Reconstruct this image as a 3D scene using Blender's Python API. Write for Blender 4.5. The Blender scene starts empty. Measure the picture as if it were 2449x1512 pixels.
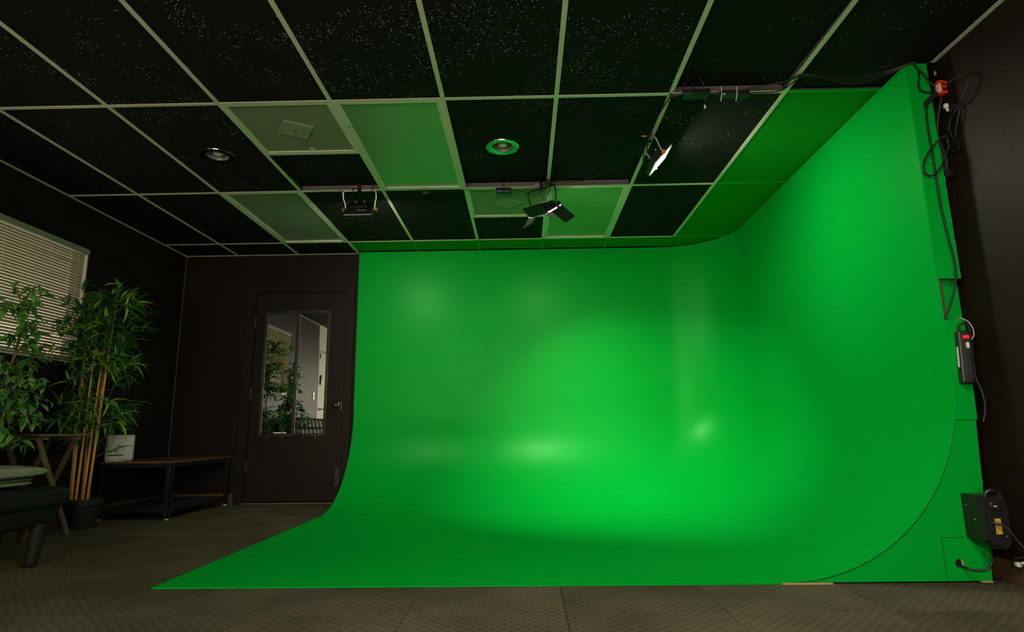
import bpy, bmesh, math, random
from mathutils import Vector, Matrix

random.seed(7)
SC = bpy.context.scene
COL = SC.collection
PI = math.pi

# ------------------------------------------------------------------ camera, world, large lights, exposure
cam_data = bpy.data.cameras.new('camera')
cam = bpy.data.objects.new('camera', cam_data)
COL.objects.link(cam)
cam_data.sensor_width = 36.0
cam_data.lens = 36.0 * 1438.8 / 2449.0
cam_data.clip_start = 0.02
_r = Vector((0.99972854, 0.0201438, -0.01170806))
_u = Vector((0.01526309, -0.18654914, 0.98232706))
_f = Vector((-0.01760367, 0.9822391, 0.18680596))
cam.matrix_world = Matrix(((_r.x, _u.x, -_f.x, 0.0), (_r.y, _u.y, -_f.y, 0.0), (_r.z, _u.z, -_f.z, 0.65), (0, 0, 0, 1)))
SC.camera = cam

WORLD_STRENGTH = 0.8
FRONT_POWER = 150.0
OVERHEAD_FILL = 62.0
LED_STRENGTH = 80.0
LED_BEAM = {'side': 4.3, 'barn': 16.5, 'silver': 2.2}        # beam power of the three studio lamps, W
world = bpy.data.worlds.new('overcast_sky')
SC.world = world
world.use_nodes = True
wn = world.node_tree.nodes
wl = world.node_tree.links
wn.clear()
wo = wn.new('ShaderNodeOutputWorld')
wb = wn.new('ShaderNodeBackground')
wb.inputs['Color'].default_value = (1.0, 0.88, 0.62, 1)
wb.inputs['Strength'].default_value = WORLD_STRENGTH
wl.new(wb.outputs[0], wo.inputs[0])

def area_light(name, loc, direction, sx, sy, power, colour, portal=False):
    d = bpy.data.lights.new(name, 'AREA')
    d.shape = 'RECTANGLE'
    d.size, d.size_y, d.energy, d.color = sx, sy, power, colour
    o = bpy.data.objects.new(name, d)
    COL.objects.link(o)
    o.location = loc
    o.rotation_euler = Vector(direction).to_track_quat('-Z', 'Y').to_euler()
    if portal:
        d.cycles.is_portal = True
    return o

# unseen soft fill added behind the camera, at an invented front wall opening
area_light('front_fill_light', (-0.7, -2.32, 1.15), (0, 1, 0), 3.6, 2.0, FRONT_POWER, (1.0, 0.9, 0.72))
# fill light added above the camera, out of the frame, to brighten the floor
area_light('overhead_fill_light', (0.5, 0.95, 2.395), (0, 0, -1), 0.56, 1.16, OVERHEAD_FILL, (1.0, 0.92, 0.76))
area_light('side_window_portal', (-3.55, 3.71, 1.62), (1, 0, 0), 1.6, 1.0, 10.0, (1, 1, 1), True)

vs = SC.view_settings
SC.display_settings.display_device = 'sRGB'
vs.view_transform = 'Standard'
vs.look = 'None'
vs.exposure = 0.0
vs.gamma = 1.0
vs.use_curve_mapping = False
SC.cycles.max_bounces = 8
SC.cycles.diffuse_bounces = 5
SC.cycles.sample_clamp_indirect = 6.0
SC.cycles.caustics_reflective = False
SC.cycles.caustics_refractive = False
SC.cycles.use_denoising = True

# ------------------------------------------------------------------ materials
def new_mat(name):
    m = bpy.data.materials.new(name)
    m.use_nodes = True
    n = m.node_tree.nodes
    b = n['Principled BSDF']
    return m, n, m.node_tree.links, b

def setin(b, key, v):
    if key in b.inputs:
        b.inputs[key].default_value = v

def mat(name, col, rough=0.5, metal=0.0, spec=0.5, bump=0.0, bscale=60.0, vary=0.0, emit=None, estr=0.0, trans=0.0, coat=0.0, detail=3.0):
    m, n, l, b = new_mat(name)
    c = (col[0], col[1], col[2], 1)
    setin(b, 'Base Color', c)
    setin(b, 'Roughness', rough)
    setin(b, 'Metallic', metal)
    setin(b, 'Specular IOR Level', spec)
    setin(b, 'Coat Weight', coat)
    if trans:
        setin(b, 'Transmission Weight', trans)
    if emit:
        setin(b, 'Emission Color', (emit[0], emit[1], emit[2], 1))
        setin(b, 'Emission Strength', estr)
    tc = n.new('ShaderNodeTexCoord')
    if bump:
        nz = n.new('ShaderNodeTexNoise')
        nz.inputs['Scale'].default_value = bscale
        nz.inputs['Detail'].default_value = detail
        l.new(tc.outputs['Object'], nz.inputs['Vector'])
        bp = n.new('ShaderNodeBump')
        bp.inputs['Strength'].default_value = bump
        bp.inputs['Distance'].default_value = 0.01
        l.new(nz.outputs['Fac'], bp.inputs['Height'])
        l.new(bp.outputs['Normal'], b.inputs['Normal'])
    nv = n.new('ShaderNodeTexNoise')
    nv.inputs['Scale'].default_value = 7.0
    nv.inputs['Detail'].default_value = 4.0
    l.new(tc.outputs['Object'], nv.inputs['Vector'])
    rp = n.new('ShaderNodeMapRange')
    rp.inputs['To Min'].default_value = 1.0 - max(vary, 0.04)
    rp.inputs['To Max'].default_value = 1.0 + max(vary, 0.04)
    l.new(nv.outputs['Fac'], rp.inputs['Value'])
    mx = n.new('ShaderNodeVectorMath')
    mx.operation = 'SCALE'
    mx.inputs[0].default_value = col[:3]
    l.new(rp.outputs['Result'], mx.inputs['Scale'])
    l.new(mx.outputs['Vector'], b.inputs['Base Color'])
    return m

M = {}
M['wall_black'] = mat('black_textured_plaster', (0.0130, 0.0083, 0.0052), 0.5, spec=0.12, bump=0.28, bscale=28, vary=0.1, detail=6)
M['wall_white'] = mat('cream_wall_paint', (0.62, 0.57, 0.44), 0.6, bump=0.1)
M['plenum'] = mat('dark_plenum', (0.01, 0.01, 0.01), 0.9)
M['grid'] = mat('off_white_grid_enamel', (0.72, 0.68, 0.54), 0.4, spec=0.4)
M['grid_green'] = mat('green_painted_grid', (0.004, 0.36, 0.018), 0.5, spec=0.3)
M['web'] = mat('grey_tee_web', (0.14, 0.12, 0.115), 0.5, metal=0.3)
M['tile_green'] = mat('green_painted_tile', (0.002, 0.26, 0.010), 0.75, spec=0.15, bump=0.5, bscale=110)
M['lens'] = mat('frosted_troffer_lens', (0.42, 0.50, 0.36), 0.40, metal=0.62, spec=0.5, vary=0.06)
M['plate'] = mat('cream_plate', (0.34, 0.325, 0.25), 0.5)
M['trim_white'] = mat('white_enamel', (0.6, 0.58, 0.5), 0.35)
M['base_carpet'] = mat('brown_carpet_base', (0.10, 0.062, 0.033), 0.95, spec=0.05, bump=0.9, bscale=220, vary=0.2)
M['door_black'] = mat('black_door_paint', (0.0155, 0.0103, 0.0068), 0.42, spec=0.15, bump=0.06, bscale=50, vary=0.06)
M['frame_black'] = mat('black_moulding', (0.022, 0.017, 0.014), 0.35, spec=0.5)
M['mirror'] = mat('mirror_silver', (0.86, 0.87, 0.84), 0.015, metal=1.0)
M['black_metal'] = mat('black_metal', (0.018, 0.017, 0.017), 0.4, metal=0.4, spec=0.5)
M['black_plastic'] = mat('black_plastic', (0.012, 0.012, 0.012), 0.38, spec=0.5)
M['cable'] = mat('black_cable', (0.012, 0.012, 0.012), 0.45, spec=0.4)
M['chrome'] = mat('polished_metal', (0.7, 0.68, 0.66), 0.18, metal=1.0)
M['dark_chrome'] = mat('dark_gloss_ring', (0.35, 0.35, 0.35), 0.12, metal=1.0)
M['silver'] = mat('silver_yoke', (0.85, 0.84, 0.82), 0.3, metal=0.55)
M['grey_metal'] = mat('grey_yoke', (0.36, 0.35, 0.33), 0.4, metal=0.5)
M['brass'] = mat('orange_knob', (0.65, 0.27, 0.06), 0.35, metal=0.3)
M['bulb'] = mat('frosted_bulb', (0.6, 0.6, 0.5), 0.3)
M['led'] = mat('led_panel_face', (0.9, 0.9, 0.85), 0.4, emit=(1.0, 0.93, 0.80), estr=LED_STRENGTH)
M['white_plastic'] = mat('white_plastic', (0.66, 0.65, 0.60), 0.35)
M['grey_white'] = mat('matte_white_plastic', (0.46, 0.46, 0.44), 0.5)
M['slot_black'] = mat('slot_black', (0.004, 0.004, 0.004), 0.6)
M['desk_wood'] = mat('brown_desk_board', (0.11, 0.052, 0.024), 0.35, spec=0.5, vary=0.3)
M['tray_wood'] = mat('dark_brown_tray_wood', (0.075, 0.034, 0.02), 0.4, vary=0.25)
M['tray_wood_light'] = mat('lit_tray_wood', (0.15, 0.09, 0.055), 0.45, vary=0.3)  # paler copy of the tray wood, painted on its lit sides
M['leather'] = mat('dark_green_black_leather', (0.011, 0.0125, 0.011), 0.6, spec=0.12, bump=0.1, bscale=70)
M['fleece'] = mat('sage_fleece', (0.25, 0.275, 0.185), 0.95, spec=0.05, bump=0.6, bscale=260, vary=0.2)
M['sofa_leg'] = mat('dull_black_leg', (0.010, 0.009, 0.009), 0.7, spec=0.2)
M['pot'] = mat('black_pot', (0.014, 0.013, 0.013), 0.55)
M['soil'] = mat('dark_soil', (0.02, 0.014, 0.01), 0.95, bump=0.8, bscale=90)
M['twig'] = mat('green_twig', (0.10, 0.11, 0.03), 0.7)
M['bark'] = mat('brown_bark', (0.12, 0.08, 0.045), 0.8, bump=0.5, bscale=80)
M['red_plastic'] = mat('red_orange_plastic', (0.75, 0.035, 0.008), 0.4)
M['red_lit'] = mat('lit_red_switch', (0.8, 0.02, 0.02), 0.3, emit=(1.0, 0.008, 0.012), estr=0.75)
M['blue_led'] = mat('blue_indicator', (0.0, 0.05, 0.6), 0.3, emit=(0.0, 0.08, 1.0), estr=0.8)
M['green_led'] = mat('green_indicator', (0.0, 0.5, 0.2), 0.3, emit=(0.02, 0.9, 0.3), estr=0.7)
M['yellow_label'] = mat('yellow_label', (0.62, 0.40, 0.03), 0.6, vary=0.15)
M['raw_wood'] = mat('raw_plywood', (0.42, 0.27, 0.13), 0.7, vary=0.3)
M['dark_wood'] = mat('dark_stud', (0.10, 0.055, 0.03), 0.8, vary=0.3)
M['paint_white_edge'] = mat('chipped_primer', (0.55, 0.6, 0.5), 0.7)
M['shelf_grey'] = mat('dark_grey_mesh_shelf', (0.035, 0.034, 0.036), 0.5, metal=0.3)

def m_green():
    m, n, l, b = new_mat('chroma_green_satin_paint')
    df = n.new('ShaderNodeBsdfDiffuse'); df.inputs['Color'].default_value = (0.0004, 0.345, 0.029, 1)
    gl = n.new('ShaderNodeBsdfGlossy'); gl.inputs['Color'].default_value = (0.36, 1.0, 0.42, 1); gl.inputs['Roughness'].default_value = 0.36
    ms = n.new('ShaderNodeMixShader'); ms.inputs[0].default_value = 0.016
    l.new(df.outputs[0], ms.inputs[1]); l.new(gl.outputs[0], ms.inputs[2]); l.new(ms.outputs[0], n['Material Output'].inputs['Surface'])
    tc = n.new('ShaderNodeTexCoord')
    nz = n.new('ShaderNodeTexNoise'); nz.inputs['Scale'].default_value = 55.0; nz.inputs['Detail'].default_value = 4.0
    l.new(tc.outputs['Object'], nz.inputs['Vector'])
    bp = n.new('ShaderNodeBump'); bp.inputs['Strength'].default_value = 0.06; bp.inputs['Distance'].default_value = 0.004
    l.new(nz.outputs['Fac'], bp.inputs['Height']); l.new(bp.outputs['Normal'], df.inputs['Normal']); l.new(bp.outputs['Normal'], gl.inputs['Normal'])
    return m
M['green'] = m_green()

def m_tile_black():
    # matt black paint over a pale mineral tile: chips show as small pale flecks in drifting clusters
    m, n, l, b = new_mat('black_painted_tile_with_chips')
    setin(b, 'Roughness', 0.8); setin(b, 'Specular IOR Level', 0.12)
    g = n.new('ShaderNodeNewGeometry')
    vo = n.new('ShaderNodeTexVoronoi'); vo.inputs['Scale'].default_value = 104.0; vo.inputs['Randomness'].default_value = 1.0
    l.new(g.outputs['Position'], vo.inputs['Vector'])
    sep = n.new('ShaderNodeSeparateColor'); l.new(vo.outputs['Color'], sep.inputs['Color'])
    cl = n.new('ShaderNodeTexNoise'); cl.inputs['Scale'].default_value = 3.2; cl.inputs['Detail'].default_value = 5.0; cl.inputs['Roughness'].default_value = 0.62
    l.new(g.outputs['Position'], cl.inputs['Vector'])
    # flecks are densest around the middle of the room's front part
    sx = n.new('ShaderNodeSeparateXYZ'); l.new(g.outputs['Position'], sx.inputs['Vector'])
    mx = n.new('ShaderNodeMapRange'); mx.interpolation_type = 'SMOOTHSTEP'
    mx.inputs['From Min'].default_value = -3.0; mx.inputs['From Max'].default_value = -1.9; mx.inputs['To Min'].default_value = 0.25
    l.new(sx.outputs['X'], mx.inputs['Value'])
    mx2 = n.new('ShaderNodeMapRange'); mx2.interpolation_type = 'SMOOTHSTEP'
    mx2.inputs['From Min'].default_value = 1.3; mx2.inputs['From Max'].default_value = 0.1; mx2.inputs['To Min'].default_value = 0.25
    l.new(sx.outputs['X'], mx2.inputs['Value'])
    my = n.new('ShaderNodeMapRange'); my.interpolation_type = 'SMOOTHSTEP'
    my.inputs['From Min'].default_value = 4.9; my.inputs['From Max'].default_value = 2.6; my.inputs['To Min'].default_value = 0.55
    l.new(sx.outputs['Y'], my.inputs['Value'])
    a1 = n.new('ShaderNodeMath'); a1.operation = 'MULTIPLY'; l.new(mx.outputs[0], a1.inputs[0]); l.new(mx2.outputs[0], a1.inputs[1])
    a2 = n.new('ShaderNodeMath'); a2.operation = 'MULTIPLY'; l.new(a1.outputs[0], a2.inputs[0]); l.new(my.outputs[0], a2.inputs[1])
    cr = n.new('ShaderNodeMapRange'); cr.inputs['From Min'].default_value = 0.485; cr.inputs['From Max'].default_value = 0.66
    l.new(cl.outputs['Fac'], cr.inputs['Value'])
    dens = n.new('ShaderNodeMath'); dens.operation = 'MULTIPLY'; l.new(cr.outputs[0], dens.inputs[0]); l.new(a2.outputs[0], dens.inputs[1])
    dsc = n.new('ShaderNodeMath'); dsc.operation = 'MULTIPLY'; dsc.inputs[1].default_value = 0.62; l.new(dens.outputs[0], dsc.inputs[0])
    lt = n.new('ShaderNodeMath'); lt.operation = 'LESS_THAN'; l.new(sep.outputs[0], lt.inputs[0]); l.new(dsc.outputs[0], lt.inputs[1])
    rad = n.new('ShaderNodeMapRange'); rad.inputs['To Min'].default_value = 0.12; rad.inputs['To Max'].default_value = 0.40
    l.new(sep.outputs[1], rad.inputs['Value'])
    dot = n.new('ShaderNodeMath'); dot.operation = 'LESS_THAN'; l.new(vo.outputs['Distance'], dot.inputs[0]); l.new(rad.outputs[0], dot.inputs[1])
    fac = n.new('ShaderNodeMath'); fac.operation = 'MULTIPLY'; l.new(lt.outputs[0], fac.inputs[0]); l.new(dot.outputs[0], fac.inputs[1])
    mix = n.new('ShaderNodeMix'); mix.data_type = 'RGBA'
    mix.inputs['A'].default_value = (0.010, 0.0102, 0.009, 1); mix.inputs['B'].default_value = (0.44, 0.40, 0.31, 1)
    l.new(fac.outputs[0], mix.inputs['Factor']); l.new(mix.outputs['Result'], b.inputs['Base Color'])
    fz = n.new('ShaderNodeTexNoise'); fz.inputs['Scale'].default_value = 140.0
    l.new(g.outputs['Position'], fz.inputs['Vector'])
    bp = n.new('ShaderNodeBump'); bp.inputs['Strength'].default_value = 0.35; bp.inputs['Distance'].default_value = 0.004
    l.new(fz.outputs['Fac'], bp.inputs['Height']); l.new(bp.outputs['Normal'], b.inputs['Normal'])
    return m
M['tile_black'] = m_tile_black()

def m_vent():
    m, n, l, b = new_mat('perforated_cream_metal')
    setin(b, 'Roughness', 0.45)
    g = n.new('ShaderNodeNewGeometry')
    vo = n.new('ShaderNodeTexVoronoi'); vo.inputs['Scale'].default_value = 110.0; vo.inputs['Randomness'].default_value = 0.0
    l.new(g.outputs['Position'], vo.inputs['Vector'])
    lt = n.new('ShaderNodeMath'); lt.operation = 'LESS_THAN'; lt.inputs[1].default_value = 0.38; l.new(vo.outputs['Distance'], lt.inputs[0])
    mix = n.new('ShaderNodeMix'); mix.data_type = 'RGBA'
    mix.inputs['A'].default_value = (0.27, 0.245, 0.18, 1); mix.inputs['B'].default_value = (0.09, 0.08, 0.058, 1)
    l.new(lt.outputs[0], mix.inputs['Factor']); l.new(mix.outputs['Result'], b.inputs['Base Color'])
    return m
M['vent'] = m_vent()

def m_carpet():
    m, n, l, b = new_mat('grey_brown_loop_carpet')
    setin(b, 'Roughness', 0.95); setin(b, 'Specular IOR Level', 0.05)
    tc = n.new('ShaderNodeTexCoord')
    oi = n.new('ShaderNodeObjectInfo')
    mp = n.new('ShaderNodeMapping'); l.new(tc.outputs['Object'], mp.inputs['Vector'])
    sep = n.new('ShaderNodeSeparateXYZ'); l.new(mp.outputs[0], sep.inputs[0])
    def wave(out, k, ph=0.0):
        a = n.new('ShaderNodeMath'); a.operation = 'MULTIPLY_ADD'; a.inputs[1].default_value = k; a.inputs[2].default_value = ph
        l.new(out, a.inputs[0])
        s = n.new('ShaderNodeMath'); s.operation = 'SINE'; l.new(a.outputs[0], s.inputs[0])
        return s.outputs[0]
    wx = wave(sep.outputs['X'], 2 * PI / 0.042); wy = wave(sep.outputs['Y'], 2 * PI / 0.046)
    pr = n.new('ShaderNodeMath'); pr.operation = 'MULTIPLY'; l.new(wx, pr.inputs[0]); l.new(wy, pr.inputs[1])
    st = n.new('ShaderNodeMapRange'); st.interpolation_type = 'SMOOTHSTEP'
    st.inputs['From Min'].default_value = -0.1; st.inputs['From Max'].default_value = 0.75
    l.new(pr.outputs[0], st.inputs['Value'])
    nz = n.new('ShaderNodeTexNoise'); nz.inputs['Scale'].default_value = 240.0; nz.inputs['Detail'].default_value = 2.0
    l.new(tc.outputs['Object'], nz.inputs['Vector'])
    big = n.new('ShaderNodeTexNoise'); big.inputs['Scale'].default_value = 2.2; big.inputs['Detail'].default_value = 4.0
    l.new(tc.outputs['Object'], big.inputs['Vector'])
    mix = n.new('ShaderNodeMix'); mix.data_type = 'RGBA'
    mix.inputs['A'].default_value = (0.086, 0.074, 0.046, 1); mix.inputs['B'].default_value = (0.060, 0.053, 0.035, 1)
    l.new(st.outputs[0], mix.inputs['Factor'])
    v1 = n.new('ShaderNodeMapRange'); v1.inputs['To Min'].default_value = 0.6; v1.inputs['To Max'].default_value = 1.4; l.new(nz.outputs['Fac'], v1.inputs['Value'])
    v2 = n.new('ShaderNodeMapRange'); v2.inputs['From Min'].default_value = 0.3; v2.inputs['From Max'].default_value = 0.7; v2.inputs['To Min'].default_value = 0.72; v2.inputs['To Max'].default_value = 1.25; l.new(big.outputs['Fac'], v2.inputs['Value'])
    v3 = n.new('ShaderNodeMapRange'); v3.inputs['To Min'].default_value = 0.86; v3.inputs['To Max'].default_value = 1.14; l.new(oi.outputs['Random'], v3.inputs['Value'])
    p1 = n.new('ShaderNodeMath'); p1.operation = 'MULTIPLY'; l.new(v1.outputs[0], p1.inputs[0]); l.new(v2.outputs[0], p1.inputs[1])
    p2 = n.new('ShaderNodeMath'); p2.operation = 'MULTIPLY'; l.new(p1.outputs[0], p2.inputs[0]); l.new(v3.outputs[0], p2.inputs[1])
    sc = n.new('ShaderNodeVectorMath'); sc.operation = 'SCALE'; l.new(mix.outputs['Result'], sc.inputs[0]); l.new(p2.outputs[0], sc.inputs['Scale'])
    l.new(sc.outputs[0], b.inputs['Base Color'])
    hs = n.new('ShaderNodeMath'); hs.operation = 'SUBTRACT'; l.new(nz.outputs['Fac'], hs.inputs[0]); l.new(st.outputs[0], hs.inputs[1])
    bp = n.new('ShaderNodeBump'); bp.inputs['Strength'].default_value = 0.5; bp.inputs['Distance'].default_value = 0.003
    l.new(hs.outputs[0], bp.inputs['Height']); l.new(bp.outputs['Normal'], b.inputs['Normal'])
    return m
M['carpet'] = m_carpet()

def m_leaf(name, dark, light, trans, rough=0.45):
    m, n, l, b = new_mat(name)
    oi = n.new('ShaderNodeObjectInfo')
    g = n.new('ShaderNodeNewGeometry')
    nz = n.new('ShaderNodeTexNoise'); nz.inputs['Scale'].default_value = 9.0; l.new(g.outputs['Position'], nz.inputs['Vector'])
    ad = n.new('ShaderNodeMath'); ad.operation = 'MULTIPLY'; l.new(oi.outputs['Random'], ad.inputs[0]); l.new(nz.outputs['Fac'], ad.inputs[1])
    mr = n.new('ShaderNodeMapRange'); mr.inputs['From Min'].default_value = 0.05; mr.inputs['From Max'].default_value = 0.42
    l.new(ad.outputs[0], mr.inputs['Value'])
    mix = n.new('ShaderNodeMix'); mix.data_type = 'RGBA'
    mix.inputs['A'].default_value = dark + (1,); mix.inputs['B'].default_value = light + (1,)
    l.new(mr.outputs[0], mix.inputs['Factor']); l.new(mix.outputs['Result'], b.inputs['Base Color'])
    setin(b, 'Roughness', rough); setin(b, 'Specular IOR Level', 0.35)
    tr = n.new('ShaderNodeBsdfTranslucent'); l.new(mix.outputs['Result'], tr.inputs['Color'])
    ms = n.new('ShaderNodeMixShader'); ms.inputs[0].default_value = trans
    l.new(b.outputs[0], ms.inputs[1]); l.new(tr.outputs[0], ms.inputs[2])
    l.new(ms.outputs[0], n['Material Output'].inputs['Surface'])
    return m
M['bamboo_leaf'] = m_leaf('bamboo_leaf', (0.035, 0.17, 0.03), (0.30, 0.52, 0.03), 0.28)
M['ficus_leaf'] = m_leaf('ficus_leaf', (0.035, 0.16, 0.035), (0.15, 0.42, 0.05), 0.22, 0.4)
M['ficus_edge'] = mat('pale_leaf_edge', (0.26, 0.32, 0.11), 0.45)

def m_cane():
    m, n, l, b = new_mat('yellow_bamboo_cane')
    g = n.new('ShaderNodeNewGeometry')
    nz = n.new('ShaderNodeTexNoise'); nz.inputs['Scale'].default_value = 14.0; l.new(g.outputs['Position'], nz.inputs['Vector'])
    mix = n.new('ShaderNodeMix'); mix.data_type = 'RGBA'
    mix.inputs['A'].default_value = (0.55, 0.23, 0.03, 1); mix.inputs['B'].default_value = (0.62, 0.33, 0.045, 1)
    l.new(nz.outputs['Fac'], mix.inputs['Factor']); l.new(mix.outputs['Result'], b.inputs['Base Color'])
    setin(b, 'Roughness', 0.45)
    return m
M['cane'] = m_cane()

def m_glass():
    m, n, l, b = new_mat('window_glass')
    tr = n.new('ShaderNodeBsdfTransparent'); gl = n.new('ShaderNodeBsdfGlossy'); gl.inputs['Roughness'].default_value = 0.02
    ly = n.new('ShaderNodeLayerWeight'); ly.inputs['Blend'].default_value = 0.15
    ms = n.new('ShaderNodeMixShader')
    l.new(ly.outputs['Fresnel'], ms.inputs[0]); l.new(tr.outputs[0], ms.inputs[1]); l.new(gl.outputs[0], ms.inputs[2])
    l.new(ms.outputs[0], n['Material Output'].inputs['Surface'])
    return m
M['glass'] = m_glass()
M['headrail'] = mat('dull_headrail_enamel', (0.26, 0.26, 0.19), 0.5)

def m_slat():
    m, n, l, b = new_mat('cream_blind_slat')
    g = n.new('ShaderNodeNewGeometry')
    nz = n.new('ShaderNodeTexNoise'); nz.inputs['Scale'].default_value = 5.0; l.new(g.outputs['Position'], nz.inputs['Vector'])
    mix = n.new('ShaderNodeMix'); mix.data_type = 'RGBA'
    mix.inputs['A'].default_value = (0.40, 0.35, 0.235, 1); mix.inputs['B'].default_value = (0.46, 0.40, 0.27, 1)
    l.new(nz.outputs['Fac'], mix.inputs['Factor']); l.new(mix.outputs['Result'], b.inputs['Base Color'])
    setin(b, 'Roughness', 0.4)
    tr = n.new('ShaderNodeBsdfTranslucent'); tr.inputs['Color'].default_value = (0.6, 0.5, 0.3, 1)
    ms = n.new('ShaderNodeMixShader'); ms.inputs[0].default_value = 0.10
    l.new(b.outputs[0], ms.inputs[1]); l.new(tr.outputs[0], ms.inputs[2])
    l.new(ms.outputs[0], n['Material Output'].inputs['Surface'])
    return m
M['slat'] = m_slat()

# ------------------------------------------------------------------ mesh helpers
OFF = {}      # world origin of every empty / part, for building children in world coordinates

class MB:
    """collects faces (world coordinates) that become ONE mesh object"""
    def __init__(s):
        s.v, s.f, s.mi, s.sm = [], [], [], []
        s.sharp = 40
    def add(s, verts, faces, mi=0, smooth=False):
        o = len(s.v)
        s.v += [tuple(p) for p in verts]
        for f in faces:
            s.f.append(tuple(i + o for i in f)); s.mi.append(mi); s.sm.append(smooth)
        return s
    def box(s, lo, hi, mi=0, mat4=None, bevel=0.0, seg=2):
        lo, hi = Vector(lo), Vector(hi)
        if bevel > 0:
            bm = bmesh.new()
            bmesh.ops.create_cube(bm, size=1.0)
            c, d = (lo + hi) / 2, hi - lo
            for v in bm.verts:
                v.co = Vector((v.co.x * d.x, v.co.y * d.y, v.co.z * d.z)) + c
            bmesh.ops.bevel(bm, geom=bm.edges[:], offset=bevel, segments=seg, profile=0.6, affect='EDGES', clamp_overlap=True)
            return s.bm(bm, mi, mat4, True)
        p = [(x, y, z) for z in (lo.z, hi.z) for y in (lo.y, hi.y) for x in (lo.x, hi.x)]
        if mat4 is not None:
            p = [mat4 @ Vector(q) for q in p]
        return s.add(p, [(0, 2, 3, 1), (4, 5, 7, 6), (0, 1, 5, 4), (2, 6, 7, 3), (0, 4, 6, 2), (1, 3, 7, 5)], mi)
    def bm(s, bm, mi=0, mat4=None, smooth=False):
        bm.verts.index_update()
        vs_ = [(mat4 @ v.co) if mat4 is not None else v.co.copy() for v in bm.verts]
        s.add(vs_, [[v.index for v in f.verts] for f in bm.faces], mi, smooth)
        bm.free()
        return s
    def tube(s, pts, r, n=8, mi=0, r2=None, cap=True):
        s.sharp = 75
        pts = [Vector(p) for p in pts]
        rings = []
        t0 = (pts[1] - pts[0]).normalized()
        ref = Vector((0, 0, 1)) if abs(t0.z) < 0.9 else Vector((1, 0, 0))
        side = t0.cross(ref).normalized()
        for i, p in enumerate(pts):
            a = pts[max(i - 1, 0)]; b = pts[min(i + 1, len(pts) - 1)]
            t = (b - a)
            t = t.normalized() if t.length > 1e-9 else t0
            side = side - t * side.dot(t)
            side = side.normalized() if side.length > 1e-6 else t.orthogonal().normalized()
            up = t.cross(side)
            if callable(r): rr = r(i / (len(pts) - 1))
            elif r2 is not None: rr = r + (r2 - r) * i / (len(pts) - 1)
            else: rr = r
            rings.append([p + (side * math.cos(2 * PI * k / n) + up * math.sin(2 * PI * k / n)) * rr for k in range(n)])
        V = [q for R in rings for q in R]
        F = []
        for i in range(len(rings) - 1):
            for k in range(n):
                a, b = i * n + k, i * n + (k + 1) % n
                F.append((a, b, b + n, a + n))
        if cap:
            F.append(tuple(range(n))[::-1]); F.append(tuple(range((len(rings) - 1) * n, len(rings) * n)))
        return s.add(V, F, mi, True)
    def lathe(s, prof, c, n=24, mi=0, axis=None, close=False):
        """prof: (radius, height) pairs, revolved about the axis through c"""
        c = Vector(c)
        z = Vector(axis).normalized() if axis else Vector((0, 0, 1))
        x = z.orthogonal().normalized() if axis else Vector((1, 0, 0))
        y = z.cross(x)
        V, F = [], []
        for (r, h) in prof:
            for k in range(n):
                a = 2 * PI * k / n
                V.append(c + z * h + (x * math.cos(a) + y * math.sin(a)) * r)
        for i in range(len(prof) - 1):
            for k in range(n):
                a, b = i * n + k, i * n + (k + 1) % n
                F.append((a, b, b + n, a + n))
        if close:
            F.append(tuple(range(n))[::-1]); F.append(tuple(range((len(prof) - 1) * n, len(prof) * n)))
        return s.add(V, F, mi, True)
    def prism(s, poly, d, mi=0):
        """poly: planar list of points, extruded by vector d"""
        n = len(poly); d = Vector(d)
        V = [Vector(p) for p in poly] + [Vector(p) + d for p in poly]
        F = [tuple(range(n))[::-1], tuple(range(n, 2 * n))] + [(i, (i + 1) % n, n + (i + 1) % n, n + i) for i in range(n)]
        return s.add(V, F, mi)
    def build(s, name, mats, parent=None, kind=None, smooth_angle=None):
        off = OFF.get(parent.name, Vector((0, 0, 0))) if parent is not None else Vector((0, 0, 0))
        me = bpy.data.meshes.new(name)
        me.from_pydata([tuple(Vector(p) - off) for p in s.v], [], s.f)
        for m_ in (mats if isinstance(mats, (list, tuple)) else [mats]):
            me.materials.append(m_)
        me.polygons.foreach_set('material_index', s.mi)
        me.polygons.foreach_set('use_smooth', s.sm)
        me.update()
        bm = bmesh.new(); bm.from_mesh(me)
        bmesh.ops.recalc_face_normals(bm, faces=bm.faces[:])
        bm.to_mesh(me); bm.free()
        if any(s.sm):
            try: me.set_sharp_from_angle(angle=math.radians(s.sharp))
            except Exception: pass
        o = bpy.data.objects.new(name, me)
        COL.objects.link(o)
        if parent is not None:
            o.parent = parent
        OFF[o.name] = off
        if kind: o['kind'] = kind
        return o

def smooth(pts, k=8):
    P = [Vector(p) for p in pts]
    out = []
    for i in range(len(P) - 1):
        p0, p1, p2, p3 = P[max(i - 1, 0)], P[i], P[i + 1], P[min(i + 2, len(P) - 1)]
        for j in range(k):
            t = j / k
            out.append(0.5 * ((2 * p1) + (p2 - p0) * t + (2 * p0 - 5 * p1 + 4 * p2 - p3) * t * t + (3 * p1 - p0 - 3 * p2 + p3) * t ** 3))
    out.append(P[-1])
    return out

def thing(name, label, cat, loc=(0, 0, 0), group=None):
    o = bpy.data.objects.new(name, None)
    COL.objects.link(o)
    o.empty_display_size = 0.1
    o.location = loc
    o['label'] = label; o['category'] = cat
    if group: o['group'] = group
    OFF[o.name] = Vector(loc)
    return o

def tag(o, label, cat, group=None):
    o['label'] = label; o['category'] = cat
    if group: o['group'] = group
    return o

def struct_root(name, loc=(0, 0, 0)):
    o = bpy.data.objects.new(name, None)
    COL.objects.link(o)
    o.location = loc
    o['kind'] = 'structure'
    OFF[o.name] = Vector(loc)
    return o

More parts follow.
